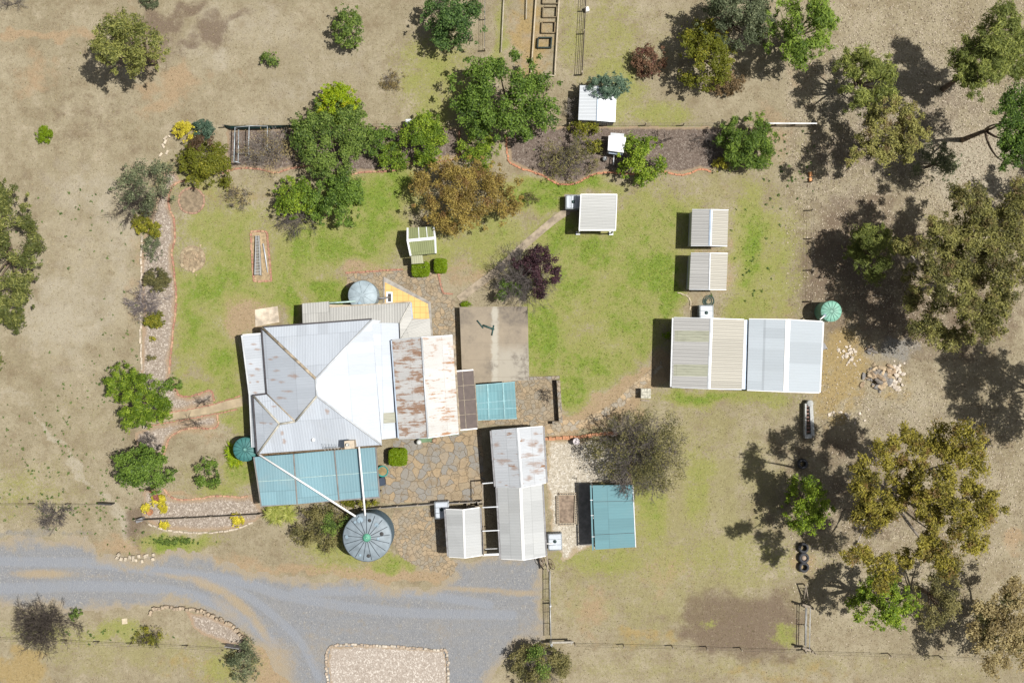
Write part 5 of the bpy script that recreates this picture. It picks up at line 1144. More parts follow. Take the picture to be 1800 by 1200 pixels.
def rocks(n, cx, cy, sx, sy, ms, smin, smax, pile, label, group, name='rock'):
    for i in range(n):
        x = rg.gauss(cx, sx); y = rg.gauss(cy, sy); s_ = rg.uniform(smin, smax) if rg.random() < .7 else rg.uniform(smin, smax * .6)
        d = math.hypot((x - cx) / sx, (y - cy) / sy); z = pile * max(0, 1 - d / 1.6) * rg.random()
        o = bpy.data.objects.new(name, rg.choice(ms)); COL.objects.link(o); w = P(x, y, 0)
        o.location = (w.x, w.y, s_ * .25 + z); o.scale = (s_ * rg.uniform(.8, 1.3), s_ * rg.uniform(.7, 1.1), s_ * rg.uniform(.5, .9)); o.rotation_euler = (rg.uniform(-.5, .5), rg.uniform(-.5, .5), rg.uniform(0, 6.28))
        tag(o, label, 'rock', group)
rocks(75, 1545, 663, 12, 11, RM, .14, .44, .5, 'grey or tan angular rock in the loose heap east of the double shed', 'rocks of the heap')
rocks(60, 1574, 662, 7, 12, RW, .08, .22, .25, 'small white rock on the east side of the loose heap', 'white rocks of the heap')
rocks(38, 1491, 624, 8, 10, RW, .06, .17, .1, 'small white stone scattered right of the double shed', 'white scattered stones')
rocks(18, 1529, 614, 4.5, 5, RM, .10, .26, .2, 'grey rock in the little pile above the large heap', 'rocks of the little pile')
rocks(22, 1495, 728, 24, 7, RW, .05, .14, .0, 'white stone lying in dry grass south of the heap', 'white stones in dry grass')
rocks(24, 338.5, 454.5, 12, 12, [RM[1], RM[3]], .08, .2, .05, 'tan stone lying inside the lower ring bed', 'stones of the ring bed')
# ================================================================== TREES AND PLANTS
M_bark = m_plain('bark_brown', (.16, .12, .09), .9, 0, .35, 4)
M_barkg = m_plain('bark_pale', (.36, .32, .28), .85, 0, .3, 3)
M_twig = m_plain('twig_grey', (.165, .145, .135), .9, 0, .3, 5)
M_twigd = m_plain('twig_dark', (.085, .07, .06), .9, 0, .3, 5)
M_twigp = m_plain('twig_pale', (.25, .225, .20), .9, 0, .3, 5)
LM = dict(
    dense=m_leaf('leaf_dense', (0.039, 0.079, 0.013), (0.172, 0.270, 0.041)),
    dark=m_leaf('leaf_dark', (0.029, 0.064, 0.018), (0.124, 0.212, 0.053)),
    mid=m_leaf('leaf_mid', (0.052, 0.096, 0.019), (0.200, 0.280, 0.056)),
    bright=m_leaf('leaf_bright', (0.081, 0.142, 0.012), (0.311, 0.413, 0.040)),
    lime=m_leaf('leaf_lime', (.15, .23, .006), (.36, .47, .014), (.42, .38, .02)),
    yellow=m_leaf('leaf_yellow', (0.399, 0.351, 0.028), (0.762, 0.672, 0.078)),
    olive=m_leaf('leaf_olive', (0.080, 0.099, 0.026), (0.306, 0.315, 0.086)),
    euc=m_leaf('leaf_gold_olive', (0.071, 0.068, 0.013), (0.358, 0.314, 0.050), (.19, .115, .045)),
    eucg=m_leaf('leaf_gum', (0.072, 0.075, 0.023), (0.320, 0.308, 0.092), (.17, .12, .06)),
    gold=m_leaf('leaf_gold', (0.133, 0.095, 0.027), (0.414, 0.320, 0.082), (.20, .11, .045)),
    greyg=m_leaf('leaf_greygreen', (0.086, 0.109, 0.057), (0.274, 0.301, 0.166)),
    blue=m_leaf('leaf_bluegreen', (0.047, 0.093, 0.063), (0.193, 0.280, 0.186)),
    feather=m_leaf('leaf_feathery', (0.109, 0.138, 0.032), (0.351, 0.384, 0.095)),
    featherg=m_leaf('leaf_feathery_green', (0.069, 0.121, 0.019), (0.252, 0.357, 0.054)),
    purple=m_leaf('leaf_purple', (0.021, 0.010, 0.014), (0.096, 0.045, 0.056)),
    red=m_leaf('leaf_red', (0.081, 0.054, 0.029), (0.252, 0.140, 0.086), (.19, .055, .06)),
    rust=m_leaf('leaf_rust', (0.099, 0.071, 0.036), (0.297, 0.203, 0.100)),
    drab=m_leaf('leaf_drab', (0.075, 0.078, 0.030), (0.251, 0.227, 0.086)),
    ygreen=m_leaf('leaf_yellowgreen', (0.127, 0.142, 0.015), (0.430, 0.392, 0.047)),
    straw=m_leaf('leaf_straw', (0.209, 0.162, 0.071), (0.470, 0.392, 0.190)),
    pale=m_leaf('leaf_palelime', (.19, .23, .035), (.45, .46, .13)),
)
def unit(a): return a / (np.linalg.norm(a, axis=-1, keepdims=True) + 1e-9)
def leaves(rng, clumps, ls, cov, aspect=1.7, droop=.0, flat=.75, shell=.55, inner=.25):
    """clumps: rows x,y,z,r (+ tone). -> vertices, quads, tone"""
    Vs, Ts = [], []
    for c in clumps:
        x, y, z, r = c[:4]; tone0 = c[4] if len(c) > 4 else rng.uniform(.35, .7)
        n = max(6, int(cov * 3.14 * r * r / (ls * ls * .9)))
        d = unit(rng.normal(size=(n, 3))); d[:, 2] = np.where(d[:, 2] < -.25, -d[:, 2], d[:, 2])
        rad = (shell + (1 - shell) * rng.rand(n)) ; k = rng.rand(n) < inner; rad[k] *= rng.rand(k.sum()); k = rng.rand(n) < .16; rad[k] *= 1 + rng.exponential(.22, k.sum())
        # lumpy clump outline
        ph = rng.rand(3) * 6.28; lump = 1 + .22 * np.sin(3 * np.arctan2(d[:, 1], d[:, 0]) + ph[0]) + .14 * np.sin(5 * np.arctan2(d[:, 1], d[:, 0]) + ph[1])
        p = d * (rad * r * lump)[:, None] * np.array([1, 1, flat]) + np.array([x, y, z])
        nrm = unit(d * .55 + np.array([0, 0, .55]) + rng.normal(size=(n, 3)) * .45)
        t = rng.normal(size=(n, 3)); t[:, 2] -= droop * 2
        t = unit(t - nrm * (t * nrm).sum(1, keepdims=True)); b = np.cross(nrm, t)
        s = ls * (.55 + .9 * rng.rand(n))[:, None]; L = s * aspect * .5; Wd = s / aspect ** .5 * .5
        q = np.stack([p - t * L, p + b * Wd - t * L * .1, p + t * L, p - b * Wd - t * L * .1], 1)
        Vs.append(q.reshape(-1, 3))
        Ts.append(np.repeat(np.clip(tone0 + (rng.rand(n) - .5) * .75 + .0 * rad, 0, 1), 4))
    V = np.concatenate(Vs); T = np.concatenate(Ts)
    return V, np.arange(len(V)).reshape(-1, 4), T

def bez(a, b, c, n=5): return [a * (1 - t) ** 2 + b * 2 * t * (1 - t) + c * t * t for t in [i / n for i in range(n + 1)]]
def limb(mb, a, c, r0, r1, rng, sag=.25, n=5, sides=6):
    a, c = Vector(a), Vector(c); d = c - a
    m = a + d * .5 + Vector((rng.uniform(-1, 1), rng.uniform(-1, 1), rng.uniform(-.2, 1))) * d.length * sag
    mb.tube(bez(a, m, c, n), [r0 + (r1 - r0) * i / n for i in range(n + 1)], sides)

def twigs(mb, rng, base, d, L, r, lvl, spread=.55, up=.12, kids=(3, 4), rmin=.007):
    p = Vector(base); pts = [p.copy()]; rr = [r]; d = Vector(d).normalized(); k = 3
    for i in range(k):
        d = (d + Vector((rng.normal(), rng.normal(), rng.normal())) * .20 + Vector((0, 0, up))).normalized()
        p = p + d * (L / k); pts.append(p.copy()); rr.append(max(rmin, r * (1 - .55 * (i + 1) / k)))
    mb.tube(pts, rr, 4 if r > .03 else 3, cap=False)
    if lvl > 0:
        for j in range(rng.randint(kids[0], kids[1] + 1)):
            f = rng.uniform(.35, 1.0); i = min(k - 1, int(f * k)); q = pts[i].lerp(pts[i + 1], f * k - i)
            e = (d + Vector((rng.normal(), rng.normal(), rng.normal() * .6)) * spread).normalized()
            twigs(mb, rng, q, e, L * rng.uniform(.5, .75), max(rmin, r * .55), lvl - 1, spread, up, kids, rmin)
    return pts[-1]

_seed = [100]
def plant(name, label, cx, cy, rx, ry, h, leaf='dense', ls=.15, cov=2.0, cr=None, aspect=1.6, group=None, cat=None, clumps_px=None, bark=None, gap=0.0, bare=0, base=None, twig_mat=None, trunk=True, droop=0, zlo=.30, leaf2=None, flat=.75, tone=(.3, .7), nst=3, lvl=3, tr=None, hc=None, shell=.5, ncl=None, sec=None, rmin=.008, twl=.62, fill=1.3, sprd=.98):
    """one plant. px centre and radii are where its crown is seen in the photo; h metres tall"""
    _seed[0] += 1; rng = np.random.RandomState(_seed[0])
    hc = hc or h * .62; c = P(cx, cy, hc); k = (H - hc) / (H * S); RX, RY = rx * k * 1.05, ry * k * 1.05; ls *= .62; cov *= 1.15
    b = Vector((c.x, c.y, 0)) if base is None else P(*base, 0)
    t = thing(name, label, cat or ('tree' if h > 2.2 else 'shrub'), (b.x, b.y, 0), group)
    ctr = np.array([c.x - b.x, c.y - b.y, 0.0])
    if clumps_px is not None:
        cl = []
        for q in clumps_px:
            x, y, r = q[:3]; hh = q[3] if len(q) > 3 else h * rng.uniform(.72, .95); w = P(x, y, hh); kk = (H - hh) / (H * S)
            n_ = 11 if r > 18 else 7
            for i in range(n_):
                a = rng.rand() * 6.28; d = rng.rand() ** .5 * r * kk * sprd if i else 0
                cl.append((w.x - b.x + math.cos(a) * d, w.y - b.y + math.sin(a) * d, hh + rng.uniform(-.45, .25), r * kk * rng.uniform(.32, .58), rng.uniform(*tone)))
        qa = np.array([q[:2] for q in clumps_px], float)
        for i in range(int(len(qa) * fill)):
            u, v_ = qa[rng.randint(len(qa))], qa[rng.randint(len(qa))]
            if np.hypot(*(u - v_)) > 75: continue
            m_ = u + (v_ - u) * rng.uniform(.3, .7); hh = h * rng.uniform(.6, .8); w = P(m_[0] + rng.normal() * 8, m_[1] + rng.normal() * 8, hh)
            cl.append((w.x - b.x, w.y - b.y, hh, rng.uniform(.18, .42), rng.uniform(*tone)))
        big = [(P(q[0], q[1], h * .85).x - b.x, P(q[0], q[1], h * .85).y - b.y, (q[3] if len(q) > 3 else h * .85) - .3) for q in clumps_px]
    else:
        R = cr or max(.16, .30 * min(RX, RY) ** .75); n = ncl or int(max(5, 2.3 * RX * RY / (R * R) * (1 - gap)))
        cl = []
        for i in range(n):
            a = rng.rand() * 6.28; u = rng.rand() ** .5; ou = 1 + .10 * math.sin(2 * a + _seed[0]) + .10 * math.sin(3 * a + 1.7 * _seed[0])
            x, y = math.cos(a) * u * max(RX - R * .6, .05) * ou, math.sin(a) * u * max(RY - R * .6, .05) * ou
            top = h * (zlo + (1 - zlo) * math.sqrt(max(0, 1 - u * u * .92))) - R * .5
            z = top - (rng.rand() ** 2) * h * .35; z = max(z, min(R * .6, h * .5))
            cl.append((ctr[0] + x, ctr[1] + y, z, R * rng.uniform(.65, 1.3), rng.uniform(*tone)))
        for i in range(int(n * .8)):        # small outlying sprays make the outline uneven
            a = rng.rand() * 6.28; u = rng.uniform(.8, 1.06); q = cl[rng.randint(n)]
            cl.append((ctr[0] + math.cos(a) * RX * u, ctr[1] + math.sin(a) * RY * u, max(.15, h * rng.uniform(max(.25, min(zlo * 1.3, .7)), .75)), R * rng.uniform(.25, .5), rng.uniform(*tone)))
        big = [cl[i][:3] for i in rng.permutation(n)[:min(len(cl), 12 if h > 2.2 else 6)]]
    off = np.array([b.x, b.y, 0])
    if leaf is not None:
        V, F, T = leaves(rng, cl, ls, cov, aspect, droop, flat, shell)
        V[:, 2] = np.maximum(V[:, 2], .02)
        np_obj('crown', V, F, LM[leaf], tone=T, parent=t)
        if leaf2 is not None:
            lf, lx, ly, lr, ch = leaf2; w = P(lx, ly, ch); kk = (H - ch) / (H * S); cl2 = []
            for i in range(10):
                a = rng.rand() * 6.28; d = rng.rand() ** .5 * lr * kk; cl2.append((w.x - b.x + math.cos(a) * d, w.y - b.y + math.sin(a) * d, ch * rng.uniform(.8, 1.0), max(.18, lr * kk * .42), rng.uniform(*tone)))
            V, F, T = leaves(rng, cl2, ls, cov, aspect, droop, flat); np_obj('crown_patch', V, F, LM[lf], tone=T, parent=t)
    bm_ = bark or M_bark
    if trunk and not bare:
        mb = MB(); o = OFF[t.name]; th = tr or max(.035, h * .024); fork = Vector((ctr[0] * .25, ctr[1] * .25, h * .28))
        if h > 1.2:
            mb.tube([o + p for p in bez(Vector((0, 0, -.1)), Vector((ctr[0] * .08, ctr[1] * .08, h * .15)), fork, 4)], [th * 1.25, th * 1.1, th, th * .95, th * .9], 8)
        else: fork = Vector((0, 0, 0))
        for q in (big if clumps_px is None else big[::3]): limb(mb, o + fork, o + Vector(q), th * .6, th * .12 + .006, rng, .14, 6)
        mb.build('trunk', bm_, t)
    if bare:
        mb = MB(); o = OFF[t.name]; R = max(RX, RY)
        if h > 2.2: mb.tube([o + Vector((0, 0, -.1)), o + Vector((0, 0, h * .22))], [h * .028, h * .02], 7); z0 = h * .2
        else: z0 = 0
        for i in range(bare):
            a = 6.28 * (i + rng.rand() * .8) / bare; el = rng.uniform(.25, 1.1)
            d = Vector((math.cos(a) * math.cos(el) * RX / R, math.sin(a) * math.cos(el) * RY / R, math.sin(el)))
            lean_ = Vector((ctr[0], ctr[1], 0)) * .25
            twigs(mb, rng, o + Vector((0, 0, z0)) + lean_ * 0, d + lean_ / max(R, .5), R * twl * rng.uniform(.8, 1.1), max(.012, h * .010), lvl, .55, .06, (3, 4), rmin)
        ob = mb.build('branches', twig_mat or M_twig, t)
    return t

# ---- north paddock and the planted row along the fence
plant('olive_tree', 'spreading olive green tree alone in the upper left paddock, its shadow below it', 222, 72, 64, 50, 8.6, 'olive', .15, 1.7, gap=.12, aspect=2.4, droop=.3, hc=6.6, zlo=.5, cr=.6)
plant('young_tree', 'narrow fresh green young tree standing alone near the top of the bare paddock', 611, 48, 26, 41, 3.0, 'mid', .15, 1.7, gap=.1)
plant('sapling', 'small green sapling in the bare paddock, left of the narrow young tree', 474, 103, 16, 13, 1.1, 'mid', .11, 1.7, gap=.2)
plant('leafy_tree', 'dark green broad tree cut by the top edge, west of the vegetable rows', 796, 34, 52, 52, 4.6, 'dark', .17, 2.0, gap=.05)
plant('oak_tree', 'largest dark green round tree, overhanging the top fence', 890, 166, 96, 72, 5.4, 'dense', .17, 2.1, cr=.75, gap=0)
plant('lime_tree', 'brilliant yellow green tree crown above the big green tree on the fence', 592, 180, 36, 33, 3.3, 'lime', .13, 2.2)
plant('leafy_tree', 'big bushy green tree on the fence just below the yellow green one', 580, 242, 66, 66, 4.0, 'mid', .15, 2.0, cr=.6, gap=0)
plant('orchard_tree', 'low dark green tree between the big bushy tree and the bright bushy tree', 664, 246, 32, 26, 2.4, 'dense', .13, 1.8, gap=.1)
plant('orchard_tree', 'small pale green tree at the brick edging below the low dark one', 691, 275, 25, 24, 2.0, 'bright', .12, 1.7, gap=.1, tone=(.15, .5))
plant('orchard_tree', 'bright green bushy tree next to the small white box on the fence', 745, 243, 39, 44, 3.0, 'bright', .14, 2.0, tone=(.1, .55))
plant('orchard_tree', 'light yellowish green tree between the large dark tree and the brown gold tree', 841, 262, 36, 40, 2.4, 'bright', .13, 1.4, gap=.3, tone=(.2,.6))
plant('citrus_tree', 'yellow green leafy shrub below the south west corner of the white shed', 1027, 228, 26, 22, 1.8, 'ygreen', .13, 1.4, gap=.3, tone=(0,.4))
plant('citrus_tree', 'small yellow green shrub left of the white box trailer', 1046, 257, 15, 11, 1.2, 'ygreen', .12, 1.5, gap=.2, tone=(0,.4))
plant('wattle_tree', 'grey green fine leaved tree hanging over the roof of the white shed', 1070, 151, 36, 21, 3.3, 'blue', .13, 1.8, gap=.05, aspect=2.6, tone=(.3,.7), zlo=.6, base=(1086, 158))
plant('thicket_shrub', 'grey twiggy half green shrub in the mulch left of the white trailer', 1002, 277, 52, 42, 2.4, 'drab', .10, .35, gap=.3, bare=14, lvl=3, tone=(.3,.9), aspect=2.4)
plant('orchard_tree', 'light green fruit tree at the right side of the white trailer', 1125, 281, 40, 42, 3.0, 'bright', .15, 1.8, gap=.08, tone=(.15,.6))
plant('feather_tree', 'dark green spiky tree at the east end of the top garden', 1315, 247, 48, 46, 3.3, 'featherg', .15, 2.0, aspect=3.0, droop=.3, gap=.05, tone=(.1,.5))
plant('yellow_shrub', 'small yellow shrub at the foot of the dark green spiky tree', 1267, 289, 14, 13, .9, 'ygreen', .10, 1.5, gap=.2)
plant('bare_shrub', 'leafless grey shrub against the fence left of the dark green spiky tree', 1248, 245, 34, 32, 2.0, None, bare=9, lvl=3, twig_mat=M_twig)
plant('bare_shrub', 'leafless dark forked shrub near the fence right of the white trailer', 1163, 243, 24, 18, 1.6, None, bare=5, lvl=2, twig_mat=M_twigd, rmin=.012)
plant('bare_shrub', 'pale leafless shrub by the blue grey trellis in the top bed', 470, 262, 50, 46, 2.4, 'straw', .08, .16, gap=.4, bare=16, lvl=3, twig_mat=M_twigp)
plant('bare_shrub', 'thin brown leafless shrub on the dry lawn below the top bed', 418, 345, 26, 20, .8, 'straw', .08, .3, gap=.4, bare=9, lvl=3, twig_mat=M_twig)
plant('gold_tree', 'broad brown and gold tree above the green outhouse', 818, 342, 94, 62, 4.6, 'gold', .12, 1.5, cr=.55, gap=.05, tone=(.25,.75), bark=M_barkg, zlo=.45)
plant('leafy_tree', 'light green tree left in a pair behind bare branches on the lawn', 517, 347, 36, 36, 2.8, 'bright', .14, 1.8, gap=.05, tone=(.1,.6))
plant('leafy_tree', 'dark green tree right in a pair on the lawn', 590, 350, 50, 44, 3.0, 'dense', .15, 2.0, tone=(.35,.8))
plant('bare_shrub', 'grey leafless bush in front of the pair of green lawn trees', 522, 384, 48, 28, 1.9, None, bare=18, lvl=3, twig_mat=M_twig)
plant('bare_shrub', 'sparse brown twigs on the grass right of the brown and gold tree', 930, 350, 18, 12, .7, 'drab', .08, .5, gap=.3, bare=6, lvl=2, twig_mat=M_twigd)
plant('round_shrub', 'round green tree with red brown tips at the top left corner of the garden', 361, 284, 46, 40, 2.8, 'ygreen', .15, 2.1, leaf2=('red', 352, 252, 18, 2.5), tone=(-.35,.3))
plant('yellow_shrub', 'bright yellow shrub at the top left corner of the garden', 323, 231, 18, 18, 1.5, 'yellow', .10, 2.0, tone=(.1,.7))
plant('blue_shrub', 'round blue green shrub beside the bright yellow one', 358, 227, 21, 17, 1.5, 'blue', .10, 2.0, tone=(0,.4))
plant('sapling', 'tiny vivid green bush alone in the left paddock', 76, 236, 15, 14, .9, 'lime', .10, 2.0, tone=(-.3,.1))
plant('scrub_tree', 'grey green half bare tree leaning out of the west bed', 252, 328, 54, 46, 2.8, 'greyg', .12, .9, gap=.3, bare=11, lvl=3, tone=(.1,.6), twig_mat=M_twigd, base=(262, 355))
plant('bare_shrub', 'dark bare branches below the grey green half bare tree', 232, 366, 44, 16, 1.2, None, bare=7, lvl=3, twig_mat=M_twigd)
plant('yellow_shrub', 'yellow green shrub in the west bed, left of a matching one', 248, 391, 17, 19, 1.0, 'ygreen', .10, 1.8, tone=(0,.6))
plant('yellow_shrub', 'yellow green shrub in the west bed, right of a matching one', 271, 404, 14, 13, .9, 'ygreen', .10, 1.9, tone=(.0,.5))
plant('grey_shrub', 'grey green low shrub in the west bed under the yellow pair', 268, 436, 18, 22, .9, 'greyg', .09, 1.0, gap=.2, bare=7, lvl=2, tone=(.1,.6))
plant('olive_shrub', 'round dark olive shrub in the middle of the west bed', 275, 492, 24, 20, 1.3, 'drab', .09, 2.2, tone=(.1,.6))
plant('bare_shrub', 'purple grey leafless bush in the west bed below the dark olive shrub', 250, 532, 38, 30, 1.7, None, bare=18, lvl=3, twig_mat=m_plain('twig_mauve', (.23,.20,.205), .9, 0, .2, 5))
plant('yellow_shrub', 'green and yellow rounded shrub under the purple grey leafless bush', 271, 562, 19, 14, 1.0, 'ygreen', .10, 2.0, tone=(-.2,.4))
plant('low_plant', 'tiny yellow plant low down in the west gravel bed', 269, 594, 8, 6, .4, 'ygreen', .08, 1.2, gap=.2)
plant('low_plant', 'tiny dark plant near the south end of the west gravel bed', 265, 629, 9, 5, .4, 'drab', .08, 1.2, gap=.2)
plant('olive_tree', 'big dusty olive tree cut by the left edge of the picture', 4, 450, 52, 124, 6.0, 'olive', .15, 1.7, gap=.0, tone=(-.1,.5), aspect=2.4, cr=.55)
plant('olive_tree', 'edge of a dusty shrub at the left margin below the big olive tree', -14, 632, 18, 22, 2.0, 'olive', .13, 1.6, gap=.1, tone=(.1,.5))
plant('pepper_tree', 'feathery green tree outside the west bed, left of three green clumps', 209, 671, 28, 34, 2.6, 'bright', .13, 1.5, aspect=3, droop=.5, gap=.15, tone=(.1,.5))
plant('pepper_tree', 'feathery green tree spreading in clumps at the west end of the straight path', 258, 700, 40, 50, 2.8, 'bright', .13, 1.5, aspect=3, droop=.5, clumps_px=[(250,668,16,2.6),(240,700,22,2.8),(270,690,18,2.5),(285,718,20,2.5),(262,722,18,2.4),(228,735,20,2.4),(252,742,14,2.2)], tone=(.1,.5), base=(256,706))
plant('low_shrub', 'small dark green shrub across the end of the west brick edging', 303, 675, 18, 11, 1.0, 'dense', .11, 1.6, gap=.2)
plant('bay_tree', 'dense round dark green tree between the driveway and the straight path', 254, 825, 50, 41, 4.6, 'dense', .15, 2.2, tone=(.35,.85), hc=3.0)
plant('bare_shrub', 'brown twiggy shrub directly above the dense round tree', 260, 778, 24, 22, 1.0, None, bare=12, lvl=3, twig_mat=M_twig)
plant('young_tree', 'straggly small green tree on the lawn left of the patio roof', 363, 834, 22, 27, 1.7, 'dense', .13, 1.4, gap=.25, tone=(.4,.8))
plant('lawn_tree', 'leaning sparse grey green shrub at the bottom left below the driveway bend', 428, 1166, 34, 36, 1.9, 'greyg', .11, .9, gap=.3, bare=8, lvl=2, tone=(0,.5))
plant('mixed_shrub', 'broad green shrub left of the huge slate blue tank', 561, 928, 48, 42, 2.1, 'drab', .11, 1.1, gap=.2, tone=(.3,1.0), leaf2=('mid', 588, 918, 22, 2.0), bare=8, lvl=3, twig_mat=M_twig)
plant('low_shrub', 'yellow green low plant at the south edge of the patio roof', 630, 884, 32, 8, 1.0, 'ygreen', .11, 1.5, gap=.15, tone=(-.2,.4))
plant('plum_tree', 'purple leaved tree beside the diagonal path, half of it bare grey', 925, 487, 64, 44, 3.3, 'purple', .13, 2.2, bare=34, lvl=3, leaf2=('dense', 892, 512, 20, 1.8), clumps_px=[(950,455,20,3.0),(966,470,18,3.0),(972,492,15,2.9),(955,505,18,2.8),(935,462,14,2.8),(945,480,16,2.9),(905,465,10,2.6)], twig_mat=M_twig, base=(918,492))
plant('spreading_tree', 'large thin grey tree with scattered yellow leaves beside the gravel yard', 1130, 793, 90, 70, 5.2, 'drab', .10, .28, cr=.7, gap=.0, bare=28, lvl=4, tone=(.0,.7), twig_mat=M_twig, leaf2=('drab', 1152, 785, 50, 4.6), rmin=.010, twl=.55)
plant('bare_tree', 'round leafless grey shrub above the left end of the driveway', 87, 905, 36, 34, 2.0, None, bare=18, lvl=3, twig_mat=M_twig)
plant('bare_tree', 'wide dark leafless tree below the left end of the driveway', 74, 1098, 66, 46, 2.8, None, bare=22, lvl=4, twig_mat=M_twigd, twl=.55)
plant('low_shrub', 'dark branched shrub with yellow green tips below the driveway', 262, 1120, 28, 20, 1.2, 'ygreen', .09, .7, gap=.4, bare=9, lvl=3, twig_mat=M_twigd, tone=(0,.5))
plant('low_shrub', 'small green tuft at the right end of the wide dark leafless tree', 132, 1080, 12, 10, .8, 'mid', .09, 1.4, gap=.2)
plant('mixed_tree', 'green brown shrubby tree cut by the bottom edge beside the driveway gate', 948, 1172, 50, 42, 2.6, 'drab', .12, 1.5, gap=.15, bare=8, lvl=3, tone=(.2,.9), leaf2=('mid', 950, 1165, 24, 2.3))
plant('red_shrub', 'round reddish shrub on the grass above the white shed', 1142, 105, 29, 27, 1.9, 'red', .11, 2.0, tone=(.2,.7))
plant('ash_tree', 'round yellowish olive tree in the group at the upper right', 1243, 94, 50, 56, 5.2, 'ygreen', .15, 2.0, gap=.05, tone=(-.25,.3))
plant('ash_tree', 'grey green tree cut by the top edge in the upper right group', 1296, 30, 66, 50, 6.6, 'greyg', .15, 2.0, gap=.05, tone=(-.2,.3))
plant('feather_tree', 'bright feathery green tree on the right of the upper right group', 1410, 48, 62, 58, 8.0, 'featherg', .18, 1.7, aspect=3, droop=.3, gap=.12, tone=(.3,.8))
plant('red_shrub', 'brown red shrub at the foot of the yellowish olive tree', 1281, 145, 28, 22, 1.6, 'rust', .10, 1.9, tone=(.1,.6))
plant('wild_bush', 'dry brown weedy bush in the bare paddock above the fence', 690, 142, 22, 20, .5, 'straw', .08, .6, gap=.4, bare=9, lvl=2, tone=(-.3,.3))
plant('low_shrub', 'grey green tuft cut by the top edge of the upper left paddock', 262, 2, 16, 12, .8, 'greyg', .10, 1.4, gap=.2, tone=(0,.4))
plant('bare_tree', 'bare brown branches poking in at the top left corner', 14, 2, 34, 16, 1.5, None, bare=10, lvl=2, twig_mat=M_twig)
plant('low_plant', 'dead grey pair of tufts in the gravel north of the straight path', 357, 705, 22, 7, .4, None, bare=10, lvl=2, twig_mat=M_twigd, rmin=.006)
plant('low_plant', 'dead grey tufts in the gravel south of the straight path', 340, 742, 30, 7, .4, None, bare=10, lvl=2, twig_mat=M_twigd, rmin=.006)
plant('bare_shrub', 'leafless black shrub inside the corner of the low stone wall', 960, 695, 18, 20, 1.3, None, bare=12, lvl=2, twig_mat=M_twigd)
plant('bare_tree', 'dead grey creeper against the west wall of the white shed', 1005, 188, 11, 26, 1.2, None, bare=10, lvl=3, twig_mat=M_twigp)
plant('low_shrub', 'lime green weed in the shade west of the cream ribbed shed', 1172, 587, 7, 9, .8, 'lime', .10, 1.6, gap=.2, tone=(-.2,.3))
plant('low_shrub', 'low yellow green plants at the corner of the concrete tank top', 820, 536, 10, 6, .5, 'lime', .09, 1.6, gap=.2, tone=(-.5,0))
for i, (x, y, r, lb) in enumerate(((278,880,12,'yellow succulent mound at the top of the pebble bed'),(285,893,9,'yellow succulent mound just below the topmost one'),(256,894,8,'yellow succulent mound at the west rim of the pebble bed'),(289,921,8,'small yellow succulent mound below the timber fence'),(416,914,12,'yellow succulent mound at the east end of the pebble bed'))):
    plant('succulent', lb, x, y, r, r, .45, 'yellow', .09, 2.2, trunk=False, tone=(.0, .8), zlo=.6)
plant('low_plant', 'row of dark green weeds on the verge above the driveway', 306, 951, 34, 7, .35, 'mid', .09, 1.6, trunk=False, gap=.2)
# clipped hedges
def hedge(label, cx, cy, wx, wy, h, leaf='lime', tone=(-.5,.15)):
    _seed[0] += 1; rng = np.random.RandomState(_seed[0]); c = P(cx, cy, h); t = thing('clipped_hedge', label, 'hedge', (c.x, c.y, 0)); k = (H - h) / (H * S)
    X, Y = wx * k / 2, wy * k / 2; n = int(3200 * X * Y * 4); n = max(n, 1400)
    p = rng.uniform(-1, 1, (n, 3)); s = (np.abs(p) ** 5).sum(1) ** .2; p = p / s[:, None] * (1 - .16 * rng.rand(n)[:, None]) ; p = p * np.array([X, Y, h / 2]) + np.array([0, 0, h / 2])
    cl = [(q[0], q[1], q[2], .05, rng.uniform(*tone)) for q in p]
    V, F, T = leaves(rng, cl, .085, 1.0, 1.5); keep = np.repeat(rng.rand(len(F)) < .35, 4); idx = np.where(keep)[0]
    V, T = V[idx], T[idx]; np_obj('foliage', V, np.arange(len(V)).reshape(-1, 4), LM[leaf], tone=T, parent=t)
    mb = MB(); mb.box((c.x, c.y, h * .45), (X * 1.6, Y * 1.6, h * .8), 0, 0, min(X, Y) * .3); mb.build('inner_twigs', M_twigd, t)
hedge('rounded cube of clipped hedge south of the farmhouse by the paving', 698, 804, 31, 29, 1.25)
hedge('wider of two clipped bushes in front of the green outhouse', 738.5, 472.5, 30, 25, 1.0)
hedge('narrower of two clipped bushes in front of the green outhouse', 773.5, 466.5, 21, 24, .95)
